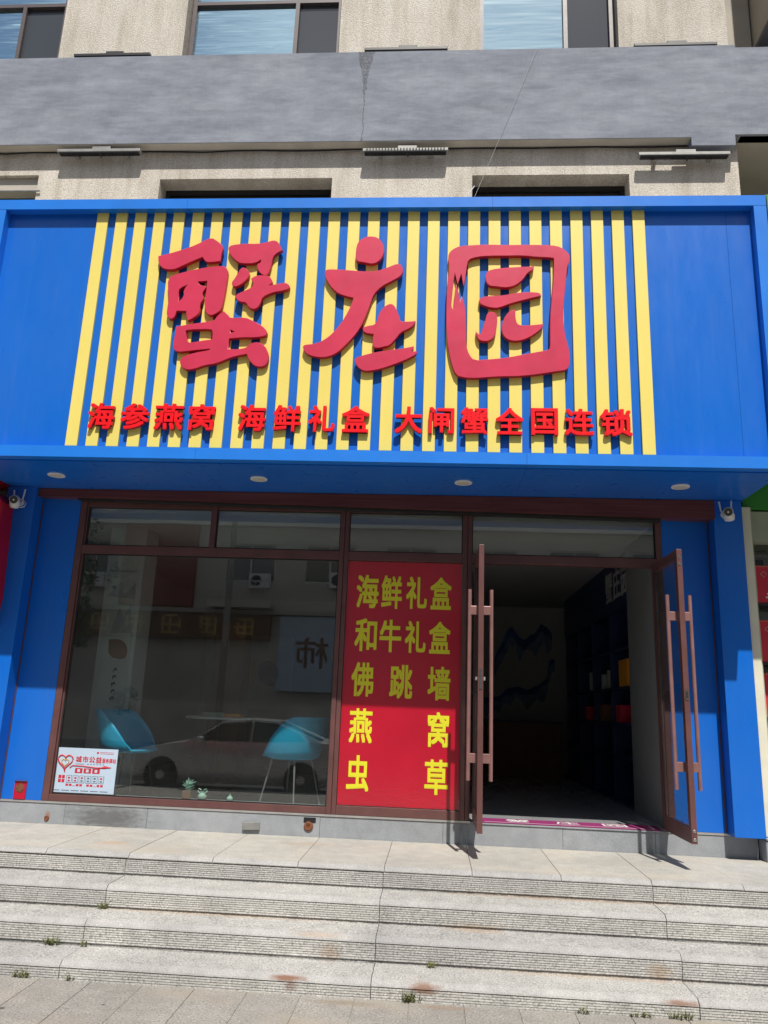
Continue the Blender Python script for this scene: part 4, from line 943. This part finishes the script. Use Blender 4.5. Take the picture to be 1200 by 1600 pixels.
for i in range(-9, 10):
    f = MB().box(i * 3.3 + .42, i * 3.3 + 3.2, -24.98, -24.92, -.5, -.38).box(i * 3.3 + .42, i * 3.3 + 3.2, -24.98, -24.92, 2.5, 2.62)
    for q in range(4): f.box(i * 3.3 + .42 + q * .905, i * 3.3 + .49 + q * .905, -24.978, -24.922, -.38, 2.5)
    f = f.build('shop_window', 'white' if i % 2 else 'alu_dull', ob)
    box('pane', 'dark_glass', i * 3.3 + .5, i * 3.3 + 3.13, -24.96, -24.94, -.38, 2.5, f)
    if i % 3 == 0: box('window_poster', ('gift', 'gold', 'sheet')[i // 3 % 3], i * 3.3 + .7, i * 3.3 + 1.4, -24.935, -24.93, .6, 1.9, f)
for i, (x, z) in enumerate(((-11.2, 8.9), (-7.6, 5.6), (-4.3, 5.7), (-1.2, 8.7), (2.2, 5.5), (5.4, 8.8), (8.8, 5.6), (-14.5, 5.5))):
    u = box('air_conditioner', 'white', x, x + .85, -24.29, -23.98, z, z + .6, ob)
    MB().lathe([(.2, -23.975), (.22, -23.975), (.22, -23.965), (.2, -23.965)], (x + .3, 0, z + .3), 16, 'y').build('fan_grille', 'gasket', u)
for i, x in enumerate((-9.0, -2.2, 1.1, 7.7, 11.0)):
    u = box('balcony', 'pale' if i % 2 else 'beige_block', x, x + 2.5, -24.29, -23.3, 4.75, 4.95, ob)
    m_ = MB().box(x, x + 2.5, -23.34, -23.3, 5.75, 5.8)
    for q in range(13): m_.box(x + .02 + q * .2, x + .045 + q * .2, -23.335, -23.305, 4.951, 5.749)
    m_.build('railing', 'alu', u)
box('string_course', 'white', -31, 34, -24.29, -24.1, 8.22, 8.36, ob); box('string_course', 'soffit', -31, 34, -24.29, -23.9, 4.55, 4.72, ob)
for i in range(-9, 10):
    box('shop_pier', 'pale', i * 3.3, i * 3.3 + .35, -24.9, -24.61, -.56, 3.2, ob)
lp = thing('street_lamp', (-5.15, -12 - 0, -.69), 'tall grey street lamp post by the roadway', 'street lamp')
MB().lathe([(.14, -.69), (.14, -.4), (.09, -.35), (.085, 3), (.06, 7.5)], (-5.15, -12, 0), 14).build('pole', 'alu_dull', lp, smooth=True)
MB().tube([(-5.15, -12, 7.4), (-5.15, -11.5, 7.9), (-5.15, -10.6, 8.0)], .04, 8).build('arm', 'alu_dull', lp)
box('lamp_head', 'alu_dull', -5.3, -5.0, -10.9, -10.2, 7.92, 8.05, lp, bev=.03)
tr = thing('street_tree', (-14, -19.6, -.56), 'leafy green street tree on the far pavement', 'tree')
MB().tube([(-14, -19.6, -.56), (-13.95, -19.6, 1.5), (-14.1, -19.55, 3.4), (-13.9, -19.6, 5.2)], .16, 10, .05).build('trunk', 'bark', tr, smooth=True)
bm = bmesh.new(); rnd = random.Random(3)
cl = [(Vector((-14 + rnd.gauss(0, 1.3), -19.6 + rnd.gauss(0, 1.1), 4.6 + rnd.gauss(0, 1.0))), rnd.uniform(.4, .9)) for _ in range(34)]
for c, r in cl:
    for _ in range(170):
        d = Vector((rnd.gauss(0, 1), rnd.gauss(0, 1), rnd.gauss(0, 1))).normalized() * r * rnd.uniform(.5, 1); p = c + d
        u = Vector((rnd.uniform(-1, 1), rnd.uniform(-1, 1), rnd.uniform(-1, 1))).normalized() * .09; w = u.cross(Vector((rnd.uniform(-1, 1), rnd.uniform(-1, 1), 1))).normalized() * .05
        bm.faces.new([bm.verts.new(q) for q in (p - u, p + w, p + u, p - w)])
me = bpy.data.meshes.new('crown'); bm.to_mesh(me); bm.free(); me.materials.append(M['leaf']); place('crown', me, tr)

def car(x, y, paint, label):
    """saloon facing -x; x is the middle of the wheelbase"""
    t = thing('parked_car', (x, y, -.69), label, 'car', 'cars parked by the kerb')
    st = [(-2.38, .30, .52, .52, .62), (-2.32, .24, .68, .68, .78), (-2.0, .20, .80, .80, .86), (-1.4, .20, .92, .92, .90), (-.95, .20, .98, 1.0, .91), (-.30, .20, 1.0, 1.40, .91), (.2, .20, 1.0, 1.455, .91), (.8, .20, 1.0, 1.43, .91), (1.35, .20, 1.02, 1.22, .91), (1.75, .20, 1.04, 1.06, .90), (2.2, .24, 1.02, 1.02, .84), (2.34, .32, .9, .9, .74)]
    bm = bmesh.new(); R = []
    for (px, zb, zbelt, zr, w) in st:
        g = max(0, zr - zbelt); rw = w - .06 - g * .42
        half = [(w * .93, zb), (w, zb + .18), (w, (zb + zbelt) / 2 + .06), (w * .975, zbelt), (rw, zr), (0, zr + .025)]
        full = half + [(-a, b) for a, b in reversed(half[:-1])]
        R.append([bm.verts.new((px, a, b)) for a, b in full])
    n = len(R[0])
    for i in range(len(R) - 1):
        for k in range(n): bm.faces.new((R[i][k], R[i][(k + 1) % n], R[i + 1][(k + 1) % n], R[i + 1][k]))
    bm.faces.new(R[0]); bm.faces.new(list(reversed(R[-1])))
    bmesh.ops.recalc_face_normals(bm, faces=bm.faces)
    me = bpy.data.meshes.new('car_body'); bm.to_mesh(me); bm.free(); me.materials.append(M[paint])
    for p in me.polygons: p.use_smooth = True
    me.set_sharp_from_angle(angle=rad(30))
    def add(name, me): 
        o = bpy.data.objects.new(name, me); C.objects.link(o); o.parent = t; return o
    body = add('car_body', me)
    for s in (-1, 1):
        for pts in ([(-.80, 1.03), (-.28, 1.36), (.30, 1.41), (.30, 1.03)], [(.36, 1.03), (.36, 1.41), (.80, 1.385), (1.30, 1.20), (1.42, 1.06)]):
            P = [(px, s * (.905 - (pz - 1.0) * .40 + .006), pz) for px, pz in pts]
            m2 = MB(); m2.quad(*P); m2.quad(*[(a, b - s * .02, c) for a, b, c in P]); add('side_window', m2.mesh('side_window', 'car_glass'))
    m2 = MB(); m2.quad((-.93, -.78, 1.02), (-.93, .78, 1.02), (-.33, .66, 1.405), (-.33, -.66, 1.405)); add('windscreen', m2.mesh('windscreen', 'car_glass'))
    m2 = MB(); m2.quad((1.72, -.74, 1.09), (1.72, .74, 1.09), (.86, .66, 1.43), (.86, -.66, 1.43)); add('rear_window', m2.mesh('rear_window', 'car_glass'))
    for wx in (-1.42, 1.38):
        for s in (-1, 1):
            w = add('wheel', MB().lathe([(.20, -.1), (.33, -.1), (.345, -.06), (.345, .06), (.33, .1), (.20, .1)], (wx, s * .84, .335), 28, 'y').mesh('wheel', 'tyre'))
            o = bpy.data.objects.new('rim', MB().lathe([(.05, -.105), (.20, -.085), (.215, -.10), (.215, .10), (.20, .085), (.05, .105)], (wx, s * .84, .335), 20, 'y').mesh('rim', 'alu')); C.objects.link(o); o.parent = w
    for s in (-1, 1):
        add('headlight', MB().box(-2.345, -2.2, s * .66 - .16, s * .66 + .16, .62, .72, .02).mesh('headlight', 'steel')); add('tail_light', MB().box(2.18, 2.345, s * .64 - .17, s * .64 + .17, .82, .94, .02).mesh('tail_light', 'red_sign'))
        add('door_mirror', MB().box(-.72, -.6, s * .97 - .1, s * .97 + .1, .98, 1.10, .03).mesh('door_mirror', paint))
car(-3.95, -9.75, 'car_silver', 'silver saloon parked at the kerb behind the viewpoint')
car(2.4, -9.8, 'car_dark', 'graphite saloon parked at the kerb right of the silver one')
